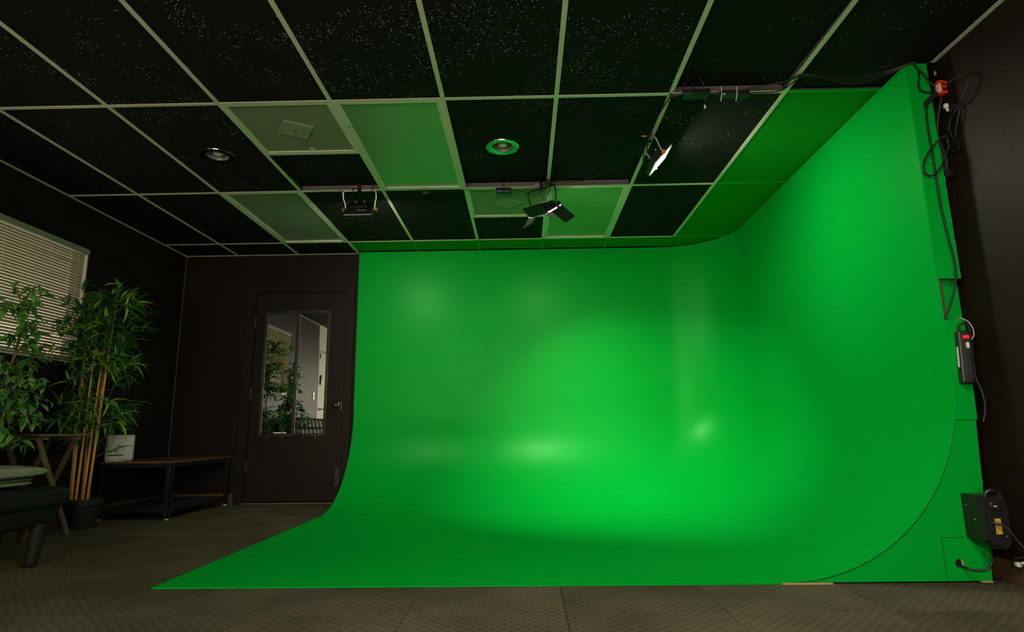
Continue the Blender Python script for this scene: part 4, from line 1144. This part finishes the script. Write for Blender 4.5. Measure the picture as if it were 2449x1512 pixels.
cable('power_cable', 'thin pale cord drooping from the pump box to the white plug by the carpet base',
      [(X0 + 0.052, Y0 - 0.020, 0.252), (X0 + 0.075, Y0 - 0.022, 0.235), (X0 + 0.098, Y0 - 0.024, 0.195), (2.0, Y0 - 0.025, 0.14), (2.0220, 2.6810, 0.1000), (2.0220, 2.6700, 0.0890)], 0.0016, None, 8, M['bark'])
c3 = Vector((2.0240, 2.6680, 0.0830))
pl = MB().box(c3 + Vector((-0.010, -0.016, -0.010)), c3 + Vector((0.010, 0.010, 0.010)), bevel=0.004, seg=1)
pl.tube([c3 + Vector((0, -0.012, 0.004)), c3 + Vector((0.0, -0.034, 0.012))], 0.006, 8)
tag(pl.build('plug', M['white_plastic']), 'white plug lying on the brown carpet base by the dark side wall', 'plug')
cable('power_cable', 'black cord trailing down the carpet base from the white plug',
      [c3 + Vector((0, -0.03, 0.01)), c3 + Vector((0.002, -0.055, -0.01)), c3 + Vector((0.0, -0.08, -0.03)), (2.022, c3.y - 0.11, 0.012), (2.01, c3.y - 0.15, 0.004)], 0.003)

# ------------------------------------------------------------------ corner desk with the white speaker
DXA, DXB, DYA, DYB, DH = -3.335, -2.765, 4.80, 5.755, 0.43
desk = thing('low_table', 'low black metal table with a brown board top and lower shelf in the corner', 'table', ((DXA + DXB) / 2, (DYA + DYB) / 2, 0))
lw = 0.038
MB().box((DXA - 0.008, DYA - 0.008, DH - 0.004), (DXB + 0.008, DYB + 0.004, DH + 0.014), bevel=0.003, seg=1).build('table_top', M['desk_wood'], desk)
for (x, sx_) in ((DXA, 1), (DXB, -1)):
    for (y, sy_) in ((DYA, 1), (DYB, -1)):
        b = MB()
        b.box((min(x, x + sx_ * lw), min(y, y + sy_ * 0.004), 0.010), (max(x, x + sx_ * lw), max(y, y + sy_ * 0.004), DH - 0.004))
        b.box((min(x, x + sx_ * 0.004), min(y, y + sy_ * lw), 0.010), (max(x, x + sx_ * 0.004), max(y, y + sy_ * lw), DH - 0.004))
        o = b.build('leg', M['black_metal'], desk)
        MB().lathe([(0, 0), (0.014, 0), (0.014, 0.011), (0, 0.012)], (x + sx_ * 0.016, y + sy_ * 0.016, 0.0), 10).build('foot_glide', M['white_plastic'], o)
        if x == DXB and y == DYA:
            b2 = MB()
            for z in (0.045, 0.075, 0.385, 0.41):
                b2.lathe([(0, 0), (0.005, 0), (0.004, 0.0025), (0, 0.003)], (x + 0.0005, y + sy_ * 0.018, z), 8, 0, (1, 0, 0))
                b2.lathe([(0, 0), (0.005, 0), (0.004, 0.0025), (0, 0.003)], (x + sx_ * 0.018, y - 0.0005, z), 8, 0, (0, -1, 0))
            b2.build('bolt', M['chrome'], o)
for z in (0.055, DH - 0.032):
    for y in (DYA + 0.004, DYB - 0.016):
        MB().box((DXA + lw * .2, y, z), (DXB - lw * .2, y + 0.012, z + 0.026)).build('rail', M['black_metal'], desk)
    for x in (DXA + 0.004, DXB - 0.016):
        MB().box((x, DYA + lw * .2, z), (x + 0.012, DYB - lw * .2, z + 0.026)).build('rail', M['black_metal'], desk)
MB().box((DXA + 0.016, DYA + 0.016, 0.066), (DXB - 0.016, DYB - 0.016, 0.074)).build('lower_shelf', M['shelf_grey'], desk)
bx2 = thing('speaker_box', 'white rounded box with a black slot on the low corner table', 'speaker', (-3.262, 4.90, DH + 0.014))
m4 = Matrix.Translation((-3.262, 4.90, DH + 0.0145)) @ Matrix.Rotation(math.radians(26), 4, 'Z')
MB().box((-0.098, -0.030, 0.0), (0.098, 0.035, 0.208), mat4=m4, bevel=0.022, seg=4).build('shell', M['grey_white'], bx2)
MB().box((-0.075, -0.0315, 0.042), (0.030, -0.0295, 0.052), mat4=m4).build('slot', M['slot_black'], bx2)
MB().box((0.012, -0.0312, 0.188), (0.020, -0.0295, 0.191), mat4=m4).build('mark', M['slot_black'], bx2)
cable('power_cable', 'short white cord on the low table in front of the white box',
      [(-3.17, 4.815, DH + 0.017), (-3.20, 4.818, DH + 0.019), (-3.25, 4.812, DH + 0.017), (-3.30, 4.80, DH + 0.017)], 0.0035, None, 6, M['white_plastic'])
tag(MB().box((-3.20, 4.60, 0.001), (-2.93, 4.785, 0.007), bevel=0.002, seg=1).build('carpet_offcut', M['base_carpet']), 'small brown carpet offcut lying before the low corner table', 'mat')

# ------------------------------------------------------------------ sofa with folded blanket
SX0, SX1, SY0, SY1 = -3.27, -2.465, 1.35, 3.32
sofa = thing('sofa', 'dark leather sofa with tufted back and splayed legs under the window', 'sofa', ((SX0 + SX1) / 2, (SY0 + SY1) / 2, 0))
b = MB().box((SX0 + 0.10, SY0, 0.287), (SX1 + 0.015, SY1 + 0.01, 0.384), bevel=0.036, seg=5)
b.build('seat_cushion', M['leather'], sofa)
# tapered base under the cushion
b = MB()
V = [(SX0 + 0.02, SY0, 0.30), (SX1 - 0.01, SY0, 0.30), (SX1 - 0.01, SY1 - 0.01, 0.30), (SX0 + 0.02, SY1 - 0.01, 0.30),
     (SX0 + 0.05, SY0 + 0.03, 0.19), (SX1 - 0.03, SY0 + 0.03, 0.19), (SX1 - 0.03, SY1 - 0.04, 0.19), (SX0 + 0.05, SY1 - 0.04, 0.19)]
bm = bmesh.new()
bv = [bm.verts.new(p) for p in V]
for f in ((0, 1, 2, 3), (7, 6, 5, 4), (0, 4, 5, 1), (1, 5, 6, 2), (2, 6, 7, 3), (3, 7, 4, 0)): bm.faces.new([bv[i] for i in f])
bmesh.ops.bevel(bm, geom=bm.edges[:], offset=0.022, segments=3, profile=0.6, affect='EDGES')
b.bm(bm, 0, None, True)
b.build('seat_base', M['leather'], sofa)
# tufted back, leaning to the wall
b = MB(); NYB, NZB = 120, 30; V, F = [], []
bh0, bh1 = 0.36, 0.87
for side in (0, 1):
    for i in range(NYB + 1):
        for q in range(NZB + 1):
            u, v = i / NYB, q / NZB
            y = SY0 + (SY1 - SY0) * u
            z = bh0 + (bh1 - bh0) * v
            lean = 0.10 * v
            e = max(0.0, (1 - abs(2 * u - 1) ** 24) * (1 - abs(2 * v - 1) ** 10)) ** 0.4
            if side == 0:
                cu = (u * 12) % 1.0; du = min(cu, 1 - cu)
                dv = min(abs(v - 0.34), abs(v - 0.70))
                crease = 0.022 * math.exp(-(du / 0.07) ** 2) + 0.016 * math.exp(-(dv / 0.018) ** 2)
                dim = 0.020 * math.exp(-((du * (SY1 - SY0) / 12) ** 2 + (dv * (bh1 - bh0)) ** 2) / 0.0003)
                x = SX0 + 0.10 - lean + e * (0.075 - crease - dim)
            else:
                x = SX0 + 0.10 - lean - 0.015
            V.append((x, y, z))
W_ = NZB + 1; N1 = (NYB + 1) * W_
for side in (0, 1):
    for i in range(NYB):
        for q in range(NZB):
            a = side * N1 + i * W_ + q
            F.append((a, a + 1, a + W_ + 1, a + W_))
for i in range(NYB):
    for q in (0, NZB):
        a = i * W_ + q; F.append((a, a + W_, N1 + a + W_, N1 + a))
for q in range(NZB):
    for i in (0, NYB):
        a = i * W_ + q; F.append((a, a + 1, N1 + a + 1, N1 + a))
b.add(V, F, 0, True)
back = b.build('backrest', M['leather'], sofa)
btn = None
for i in range(1, 12):
    for v in (0.34, 0.70):
        p = Vector((SX0 + 0.10 - 0.10 * v + 0.075 - 0.052, SY0 + (SY1 - SY0) * i / 12, bh0 + (bh1 - bh0) * v))
        if btn is None:
            btn = MB().lathe([(0, 0.008), (0.006, 0.007), (0.010, 0.003), (0.010, 0)], (0, 0, 0), 10, 0, (1, 0, 0.2)).build('button', M['leather'], None)
            o = btn
        else:
            o = bpy.data.objects.new('button', btn.data); COL.objects.link(o)
        o.parent = back
        o.location = p - OFF[sofa.name]
for (fx, fy, tx, ty) in ((SX1 - 0.035, SY1 - 0.16, SX1 - 0.045, SY1 - 0.12), (SX0 + 0.06, SY1 - 0.14, SX0 + 0.10, SY1 - 0.19), (SX1 - 0.05, SY0 + 0.14, SX1 - 0.085, SY0 + 0.19), (SX0 + 0.06, SY0 + 0.14, SX0 + 0.10, SY0 + 0.19)):
    MB().tube([(fx, fy, 0.0), (fx * 0.9 + tx * 0.1, fy * .9 + ty * .1, 0.02), (tx, ty, 0.20)], lambda s_: 0.022 + 0.014 * s_, 14).build('leg', M['sofa_leg'], sofa)
MB().box((SX0 + 0.2, SY1 - 0.3, 0.16), (SX1 - 0.2, SY1 - 0.26, 0.19)).build('cross_rail', M['black_metal'], sofa)

# folded blanket: three soft layers
blk = thing('blanket', 'folded sage green fleece blanket lying on the end of the sofa', 'blanket', (-2.79, 3.05, 0.40))
rb = random.Random(11)
def layer(cx, cy, sx_, sy_, z0, z1, seed, nm):
    r_ = random.Random(seed)
    ph = [r_.uniform(0, 6.28) for _ in range(4)]
    b = MB(); V, F = [], []
    n1, n2 = 18, 28          # around the section, along
    for i in range(n2 + 1):
        tt = -1 + 2 * i / n2
        v = math.sin(tt * PI / 2)
        taper = max(0.04, math.cos(tt * PI / 2)) ** 0.42
        for k in range(n1):
            a = 2 * PI * k / n1
            ca, sa = math.cos(a), math.sin(a)
            px = math.copysign(abs(ca) ** 0.45, ca) * sx_ / 2 * (0.9 + 0.1 * taper) * (1 + 0.02 * math.sin(5 * v + ph[0]))
            pz = math.copysign(abs(sa) ** 0.7, sa) * (z1 - z0) / 2 * taper
            if sa > 0: pz *= 1 + 0.10 * math.sin(3.1 * v + ph[1]) + 0.06 * math.sin(7 * v + px * 18 + ph[2])
            V.append((cx + v * sy_ / 2 * 1.0, cy + px, (z0 + z1) / 2 + pz))
    for i in range(n2):
        for k in range(n1):
            a, c = i * n1 + k, i * n1 + (k + 1) % n1
            F.append((a, c, c + n1, a + n1))
    F.append(tuple(range(n1))[::-1]); F.append(tuple(range(n2 * n1, (n2 + 1) * n1)))
    b.add(V, F, 0, True)
    return b.build(nm, M['fleece'], blk)
layer(-2.815, 3.04, 0.40, 0.44, 0.392, 0.424, 1, 'fold')
layer(-2.81, 3.045, 0.40, 0.43, 0.416, 0.438, 2, 'fold')
layer(-2.785, 3.05, 0.42, 0.50, 0.430, 0.506, 3, 'fold')

# ------------------------------------------------------------------ folding tray table
TX0, TX1, TY0, TY1, TH = -3.345, -3.045, 3.80, 4.245, 0.662
tray = thing('tray_table', 'brown wooden folding tray table between the sofa end and the bamboo', 'table', ((TX0 + TX1) / 2, (TY0 + TY1) / 2, 0))
MB().box((TX0, TY0, TH - 0.016), (TX1 - 0.004, TY1, TH), bevel=0.003, seg=1).build('table_top', M['tray_wood'], tray)
MB().box((TX1 - 0.004, TY0, TH - 0.016), (TX1, TY1, TH), bevel=0.001, seg=1).build('lit_edge', M['tray_wood_light'], tray)
for y in (TY0 + 0.07, TY1 - 0.09):
    MB().box((TX0 + 0.03, y, TH - 0.038), (TX1 - 0.02, y + 0.028, TH - 0.016)).build('cleat', M['tray_wood_light'], tray)
for (x, dx) in ((TX1 - 0.045, -0.016), (TX0 + 0.045, 0.016)):
    for (ya, yb, ddx) in ((TY0 + 0.03, TY1 - 0.06, 0), (TY1 - 0.06, TY0 + 0.03, dx)):
        d = Vector((0, yb - ya, -(TH - 0.03)))
        L = d.length
        w = Vector((0, d.z, -d.y)).normalized() * 0.016
        a0, a1 = Vector((x + ddx, ya, TH - 0.022)), Vector((x + ddx, yb, 0.002))
        MB().prism([a0 - w, a0 + w, a1 + w, a1 - w], (0.013, 0, 0)).build('leg', M['tray_wood_light'] if (x > TX0 + 0.2 and ddx == 0) else M['tray_wood'], tray)
    MB().tube([(x - 0.02, (TY0 + TY1 - 0.03) / 2, TH / 2 - 0.01), (x + 0.02, (TY0 + TY1 - 0.03) / 2, TH / 2 - 0.01)], 0.006, 8).build('pivot_bolt', M['brass'], tray)
MB().tube([(TX0 + 0.05, TY1 - 0.10, 0.10), (TX1 - 0.05, TY1 - 0.10, 0.10)], 0.010, 8).build('stretcher', M['tray_wood'], tray)

# ------------------------------------------------------------------ plants
def leaf_mesh(name, L, W, arch, fold, mats, ns=6, prof=None, tipdroop=0.0):
    b = MB(); V, F, MI = [], [], []
    cols = 5 if len(mats) > 1 else 3
    for i in range(ns + 1):
        t = i / ns
        w = W / 2 * prof(t)
        x = L * t
        z = arch * math.sin(PI * 0.5 * t) - (arch * 1.7 + tipdroop) * t * t
        ss = (-1, 0, 1) if cols == 3 else (-1, -0.72, 0, 0.72, 1)
        for s_ in ss:
            V.append((x, w * s_, z + fold * abs(s_) * w))
    for i in range(ns):
        for k in range(cols - 1):
            a = i * cols + k
            F.append((a, a + 1, a + cols + 1, a + cols))
            MI.append(1 if (cols == 5 and k in (0, 3)) else 0)
    o = len(b.v)
    b.v += V; b.f += F; b.mi += MI; b.sm += [True] * len(F)
    me = bpy.data.meshes.new(name)
    me.from_pydata(V, [], F)
    for m_ in mats: me.materials.append(m_)
    me.polygons.foreach_set('material_index', MI)
    me.polygons.foreach_set('use_smooth', [True] * len(F))
    me.update()
    return me
def bam_prof(t): return max(0.02, math.sin(PI * min(1.0, t * 1.0) ** 0.7) ** 0.8) if t < 1 else 0.01
def fic_prof(t): return max(0.03, (math.sin(PI * t ** 0.72)) ** 0.85 * (1 - 0.25 * t)) if t < 1 else 0.01
BL = [leaf_mesh('bamboo_leaf_%d' % i, L, W, a, 0.35, [M['bamboo_leaf']], 6, bam_prof, td) for i, (L, W, a, td) in enumerate(((0.125, 0.018, 0.018, 0.01), (0.105, 0.016, 0.008, 0.03), (0.14, 0.019, 0.03, 0.05), (0.095, 0.015, 0.012, 0.0)))]
FL = [leaf_mesh('ficus_leaf_%d' % i, L, W, a, 0.25, ms_, 6, fic_prof, td) for i, (L, W, a, td, ms_) in enumerate(((0.072, 0.036, 0.006, 0.008, [M['ficus_leaf']]), (0.066, 0.034, 0.010, 0.012, [M['ficus_leaf'], M['ficus_edge']]), (0.078, 0.038, 0.012, 0.02, [M['ficus_leaf']]), (0.058, 0.030, 0.004, 0.006, [M['ficus_leaf'], M['ficus_edge']])))]

def leaf_matrix(p, d, roll):
    x = Vector(d).normalized()
    up = Vector((0, 0, 1))
    y = up.cross(x)
    y = y.normalized() if y.length > 1e-3 else Vector((0, 1, 0))
    z = x.cross(y)
    y2 = y * math.cos(roll) + z * math.sin(roll)
    z2 = x.cross(y2)
    return Matrix(((x.x, y2.x, z2.x, p.x), (x.y, y2.y, z2.y, p.y), (x.z, y2.z, z2.z, p.z), (0, 0, 0, 1)))

def place_leaves(root, leaves, meshes, mats, limit, keyf):
    """the leaves that show largest are objects of their own, the rest one mesh"""
    clear = []
    for (p, d, roll, mi, sc) in leaves:
        m4 = leaf_matrix(p, d, roll) @ Matrix.Scale(sc, 4)
        lo = min((m4 @ v.co).x for v in meshes[mi].vertices)
        if lo < XL + 0.012: p = p + Vector((XL + 0.012 - lo, 0, 0))
        clear.append((p, d, roll, mi, sc))
    leaves = clear
    leaves.sort(key=keyf)
    for (p, d, roll, mi, sc) in leaves[:limit]:
        o = bpy.data.objects.new('leaf', meshes[mi]); COL.objects.link(o); o.parent = root
        o.matrix_local = leaf_matrix(p - OFF[root.name], d, roll) @ Matrix.Scale(sc, 4)
    rest = leaves[limit:]
    if rest:
        b = MB()
        for (p, d, roll, mi, sc) in rest:
            m4 = leaf_matrix(p, d, roll) @ Matrix.Scale(sc, 4)
            me = meshes[mi]
            o0 = len(b.v)
            b.v += [tuple(m4 @ v.co) for v in me.vertices]
            for f in me.polygons:
                b.f.append(tuple(i + o0 for i in f.vertices)); b.mi.append(f.material_index); b.sm.append(True)
        o = b.build('foliage', mats, root, 'stuff')

WALLX = XL + 0.035
# bamboo
PBX, PBY = -3.19, 4.45
bam = thing('potted_bamboo', 'tall artificial bamboo with yellow canes in a black pot, in front of the blind', 'plant', (PBX, PBY, 0))
b = MB().lathe([(0.0, 0.0), (0.088, 0.0), (0.092, 0.006), (0.112, 0.155), (0.116, 0.156), (0.126, 0.158), (0.128, 0.205), (0.122, 0.205), (0.117, 0.165), (0.0, 0.162)], (PBX, PBY, 0), 36)
b.build('pot', M['pot'], bam)
MB().lathe([(0.0, 0.172), (0.06, 0.171), (0.116, 0.166)], (PBX, PBY, 0), 24).build('soil', M['soil'], bam)
rp = random.Random(21)
# (base dx, dy) -> (top x, y, z)
canes = [((-0.075, -0.03), (-3.30, 4.42, 1.46)), ((-0.045, -0.055), (-3.25, 4.37, 1.54)), ((-0.012, -0.06), (-3.165, 4.36, 1.58)), ((0.018, -0.035), (-3.14, 4.42, 1.48)), ((0.062, -0.05), (-3.045, 4.36, 1.66)), ((0.0, 0.045), (-3.22, 4.55, 1.56)), ((-0.05, 0.05), (-3.29, 4.52, 1.40))]
cane_pts = []
for (dx, dy), tp in canes:
    p0 = Vector((PBX + dx, PBY + dy, 0.165)); p1 = Vector(tp)
    mid = p0.lerp(p1, 0.5) + Vector((rp.uniform(-0.012, 0.012), rp.uniform(-0.012, 0.012), 0))
    pts = smooth([p0, p0.lerp(mid, .5) + Vector((0.002, 0, 0)), mid, mid.lerp(p1, .5), p1], 8)
    cane_pts.append(pts)
    thick = 0.0092 if tp[2] > 1.45 else 0.008
    vis = [q for q in pts if q.z < 1.28]
    b = MB().tube(vis, thick, 9, 0, thick * 0.72)
    # nodes
    z = 0.30
    for i in range(1, len(vis)):
        if vis[i].z > z:
            d = (vis[i] - vis[i - 1]).normalized()
            b.lathe([(thick * .9, -0.004), (thick * 1.18, -0.001), (thick * 1.18, 0.002), (thick * .9, 0.005)], vis[i], 9, 0, tuple(d))
            z += rp.uniform(0.13, 0.2)
    b.build('cane', M['cane'], bam)
    rest_ = [q for q in pts if q.z >= 1.22]
    if len(rest_) > 2:
        MB().tube(rest_, thick * 0.55, 6, 0, 0.002).build('cane_tip', M['twig'], bam)
leaves = []
tw = MB()
def fan(p, d, n, spread, up=0.0):
    d = Vector(d).normalized()
    for q in range(n):
        dd = (d + Vector((rp.gauss(0, spread), rp.gauss(0, spread), rp.gauss(up, spread * 0.75)))).normalized()
        if p.x + dd.x * 0.13 < WALLX: dd.x = abs(dd.x) * 0.4 + 0.05; dd.normalize()
        sc_ = rp.uniform(0.78, 1.2)
        for _ in range(6):
            if p.x + dd.x * 0.145 * sc_ > XL + 0.025: break
            dd.x = dd.x * 0.4 + 0.06; dd.normalize()
        leaves.append((p.copy(), dd, rp.uniform(-0.7, 0.7), rp.randrange(4), sc_))
for ci, pts in enumerate(cane_pts):
    top = pts[-1]
    for q in pts:
        z = q.z
        dens = 0.0
        if z > 1.02: dens = 1.0
        elif 0.93 < z: dens = 0.55
        elif 0.64 < z < 0.82: dens = 1.0
        elif 0.48 < z <= 0.56: dens = 0.3
        m_ = 2 if dens >= 1 else 1
        for _ in range(m_):
            if rp.random() > dens * 0.92: continue
            a = rp.uniform(0, 2 * PI)
            # long side twigs at mid heights, short near the tips
            L = rp.uniform(0.10, 0.27) * (0.62 if z > 1.6 else 1.0)
            d = Vector((math.cos(a), math.sin(a), rp.uniform(0.05, 0.75)))
            e = q + d.normalized() * L
            if e.x < WALLX + 0.05: e.x = WALLX + 0.05 + rp.uniform(0, 0.08)
            e.y = min(e.y, 4.78) if e.z < 0.8 else min(e.y, 4.95)
            if TY0 - 0.05 < e.y < TY1 + 0.02 and e.z < TH + 0.06 and e.x < TX1 + 0.03: e.z = TH + 0.09
            mpt = q.lerp(e, 0.5) + Vector((0, 0, 0.02))
            tw.tube(smooth([q, mpt, e], 3), 0.0018, 4, 0, 0.001, False)
            fan(e, e - mpt, rp.randint(4, 6), 0.55)
            fan(mpt, d, rp.randint(1, 2), 0.6)
    fan(top, (0.05, 0, 1), 4, 0.32, 0.0)
    fan(top - Vector((0, 0, 0.05)), (0.3, -0.3, 0.3), 5, 0.8)
# the tall crown spike and the reaching side sprigs
fan(Vector((-3.045, 4.36, 1.64)), (0.0, 0, 1), 3, 0.15)
for (s0, e0) in (((-3.03, 4.37, 1.10), (-2.90, 4.40, 1.17)), ((-3.05, 4.37, 0.88), (-2.93, 4.36, 1.12)), ((-3.08, 4.38, 0.75), (-2.96, 4.40, 0.80)), ((-3.10, 4.38, 0.48), (-2.98, 4.42, 0.54)), ((-3.28, 4.40, 0.70), (-3.27, 4.22, 0.86)), ((-3.28, 4.42, 1.30), (-3.26, 4.12, 1.42)), ((-3.28, 4.42, 1.25), (-3.27, 4.08, 1.25)), ((-3.26, 4.42, 1.45), (-3.27, 4.18, 1.58))):
    s0, e0 = Vector(s0), Vector(e0)
    tw.tube(smooth([s0, s0.lerp(e0, .5) + Vector((0, 0, .02)), e0], 4), 0.0022, 5, 0, 0.0012, False)
    fan(e0, e0 - s0, 7, 0.55, -0.1); fan(s0.lerp(e0, .6), e0 - s0, 3, 0.6)
tw.build('twigs', M['twig'], bam)
place_leaves(bam, leaves, BL, [M['bamboo_leaf']], 300, lambda L_: (L_[0] - Vector((0, 0, 0.65))).length - 0.25 * L_[4] + (0 if L_[0].x > -3.3 else 0.3))

# ficus
PFX, PFY = -3.17, 3.62
fic = thing('potted_ficus', 'leafy weeping fig in a dark pot behind the end of the sofa', 'plant', (PFX, PFY, 0))
MB().lathe([(0.0, 0.0), (0.085, 0.0), (0.115, 0.19), (0.125, 0.19), (0.125, 0.215), (0.113, 0.215), (0.108, 0.18), (0.0, 0.178)], (PFX, PFY, 0), 32).build('pot', M['pot'], fic)
MB().lathe([(0.0, 0.188), (0.109, 0.184)], (PFX, PFY, 0), 20).build('soil', M['soil'], fic)
rf = random.Random(5)
trunk = smooth([(PFX, PFY, 0.18), (PFX + 0.02, PFY, 0.5), (PFX + 0.0, PFY - 0.02, 0.85), (PFX + 0.05, PFY + 0.0, 1.2), (PFX + 0.06, PFY - 0.02, 1.46)], 8)
MB().tube(trunk, 0.013, 9, 0, 0.005).build('trunk', M['bark'], fic)
MB().tube(smooth([(PFX + 0.03, PFY + 0.03, 0.18), (PFX - 0.005, PFY + 0.015, 0.5), (PFX + 0.03, PFY - 0.01, 0.85), (PFX + 0.02, PFY + 0.03, 1.15)], 8), 0.010, 8, 0, 0.005).build('trunk', M['bark'], fic)
fl = []
br = MB()
def ok_point(e):
    if e.x < WALLX + 0.03: e.x = WALLX + 0.03 + rf.uniform(0, 0.06)
    if e.y > 3.75 and e.z < TH + 0.08: e.z = TH + 0.1
    return e
def branch(s0, e0, n, sag=0.06):
    s0, e0 = Vector(s0), ok_point(Vector(e0))
    e0.x = min(e0.x, -3.03 if e0.z > 0.96 else -2.86)
    m0 = s0.lerp(e0, 0.55) + Vector((0, 0, sag))
    pts = smooth([s0, m0, e0], 6)
    br.tube(pts, 0.0038, 5, 0, 0.0014, False)
    for i in range(n):
        f_ = 0.25 + 0.75 * (i + rf.random()) / n
        q = pts[min(int(f_ * (len(pts) - 1)), len(pts) - 1)]
        d = (e0 - s0).normalized() * 0.5 + Vector((rf.gauss(0, 0.55), rf.gauss(0, 0.55), rf.gauss(-0.35, 0.4)))
        p = q + Vector((rf.gauss(0, 0.012), rf.gauss(0, 0.012), rf.gauss(0, 0.012)))
        dd = d.normalized()
        if p.x + dd.x * 0.08 < WALLX: dd = Vector((abs(dd.x) * .4, dd.y, dd.z)).normalized()
        fl.append((p, dd, rf.uniform(-0.6, 0.6), rf.choice((0, 0, 1, 2, 2, 3)), rf.uniform(0.8, 1.15)))
for q in trunk:
    if q.z < 0.62: continue
    for _ in range(3 if q.z < 1.0 else 1):
        a = rf.uniform(-PI * 0.75, PI * 0.6)
        R = rf.uniform(0.14, 0.29) * (1.0 if q.z < 1.2 else 0.7)
        z1 = q.z + rf.uniform(-0.06, 0.14)
        branch(q, (q.x + R * math.cos(a), q.y + R * math.sin(a) * 0.75, min(z1, 1.58)), rf.randint(6, 9), rf.uniform(0.03, 0.08))
# sprigs named by the outline in view
for e in ((-3.03, 3.65, 1.53), (-3.00, 3.60, 1.40), (-2.97, 3.66, 1.28), (-2.95, 3.68, 1.16), (-2.94, 3.66, 1.04), (-2.91, 3.62, 0.94), (-2.90, 3.58, 0.93), (-2.87, 3.60, 0.85), (-2.84, 3.56, 0.78), (-2.90, 3.58, 0.72), (-2.96, 3.52, 0.60), (-2.95, 3.48, 0.86), (-2.92, 3.5, 0.76), (-3.0, 3.42, 1.2), (-3.02, 3.42, 1.02), (-3.05, 3.40, 1.38)):
    q = min(trunk, key=lambda t_: abs(t_.z - (e[2] - 0.02)))
    branch(q, e, 12, 0.07)
br.build('branches', M['bark'], fic)
place_leaves(fic, fl, FL, [M['ficus_leaf'], M['ficus_edge']], 300, lambda L_: (L_[0] - Vector((0, 0, 0.65))).length - 0.3 * L_[4])
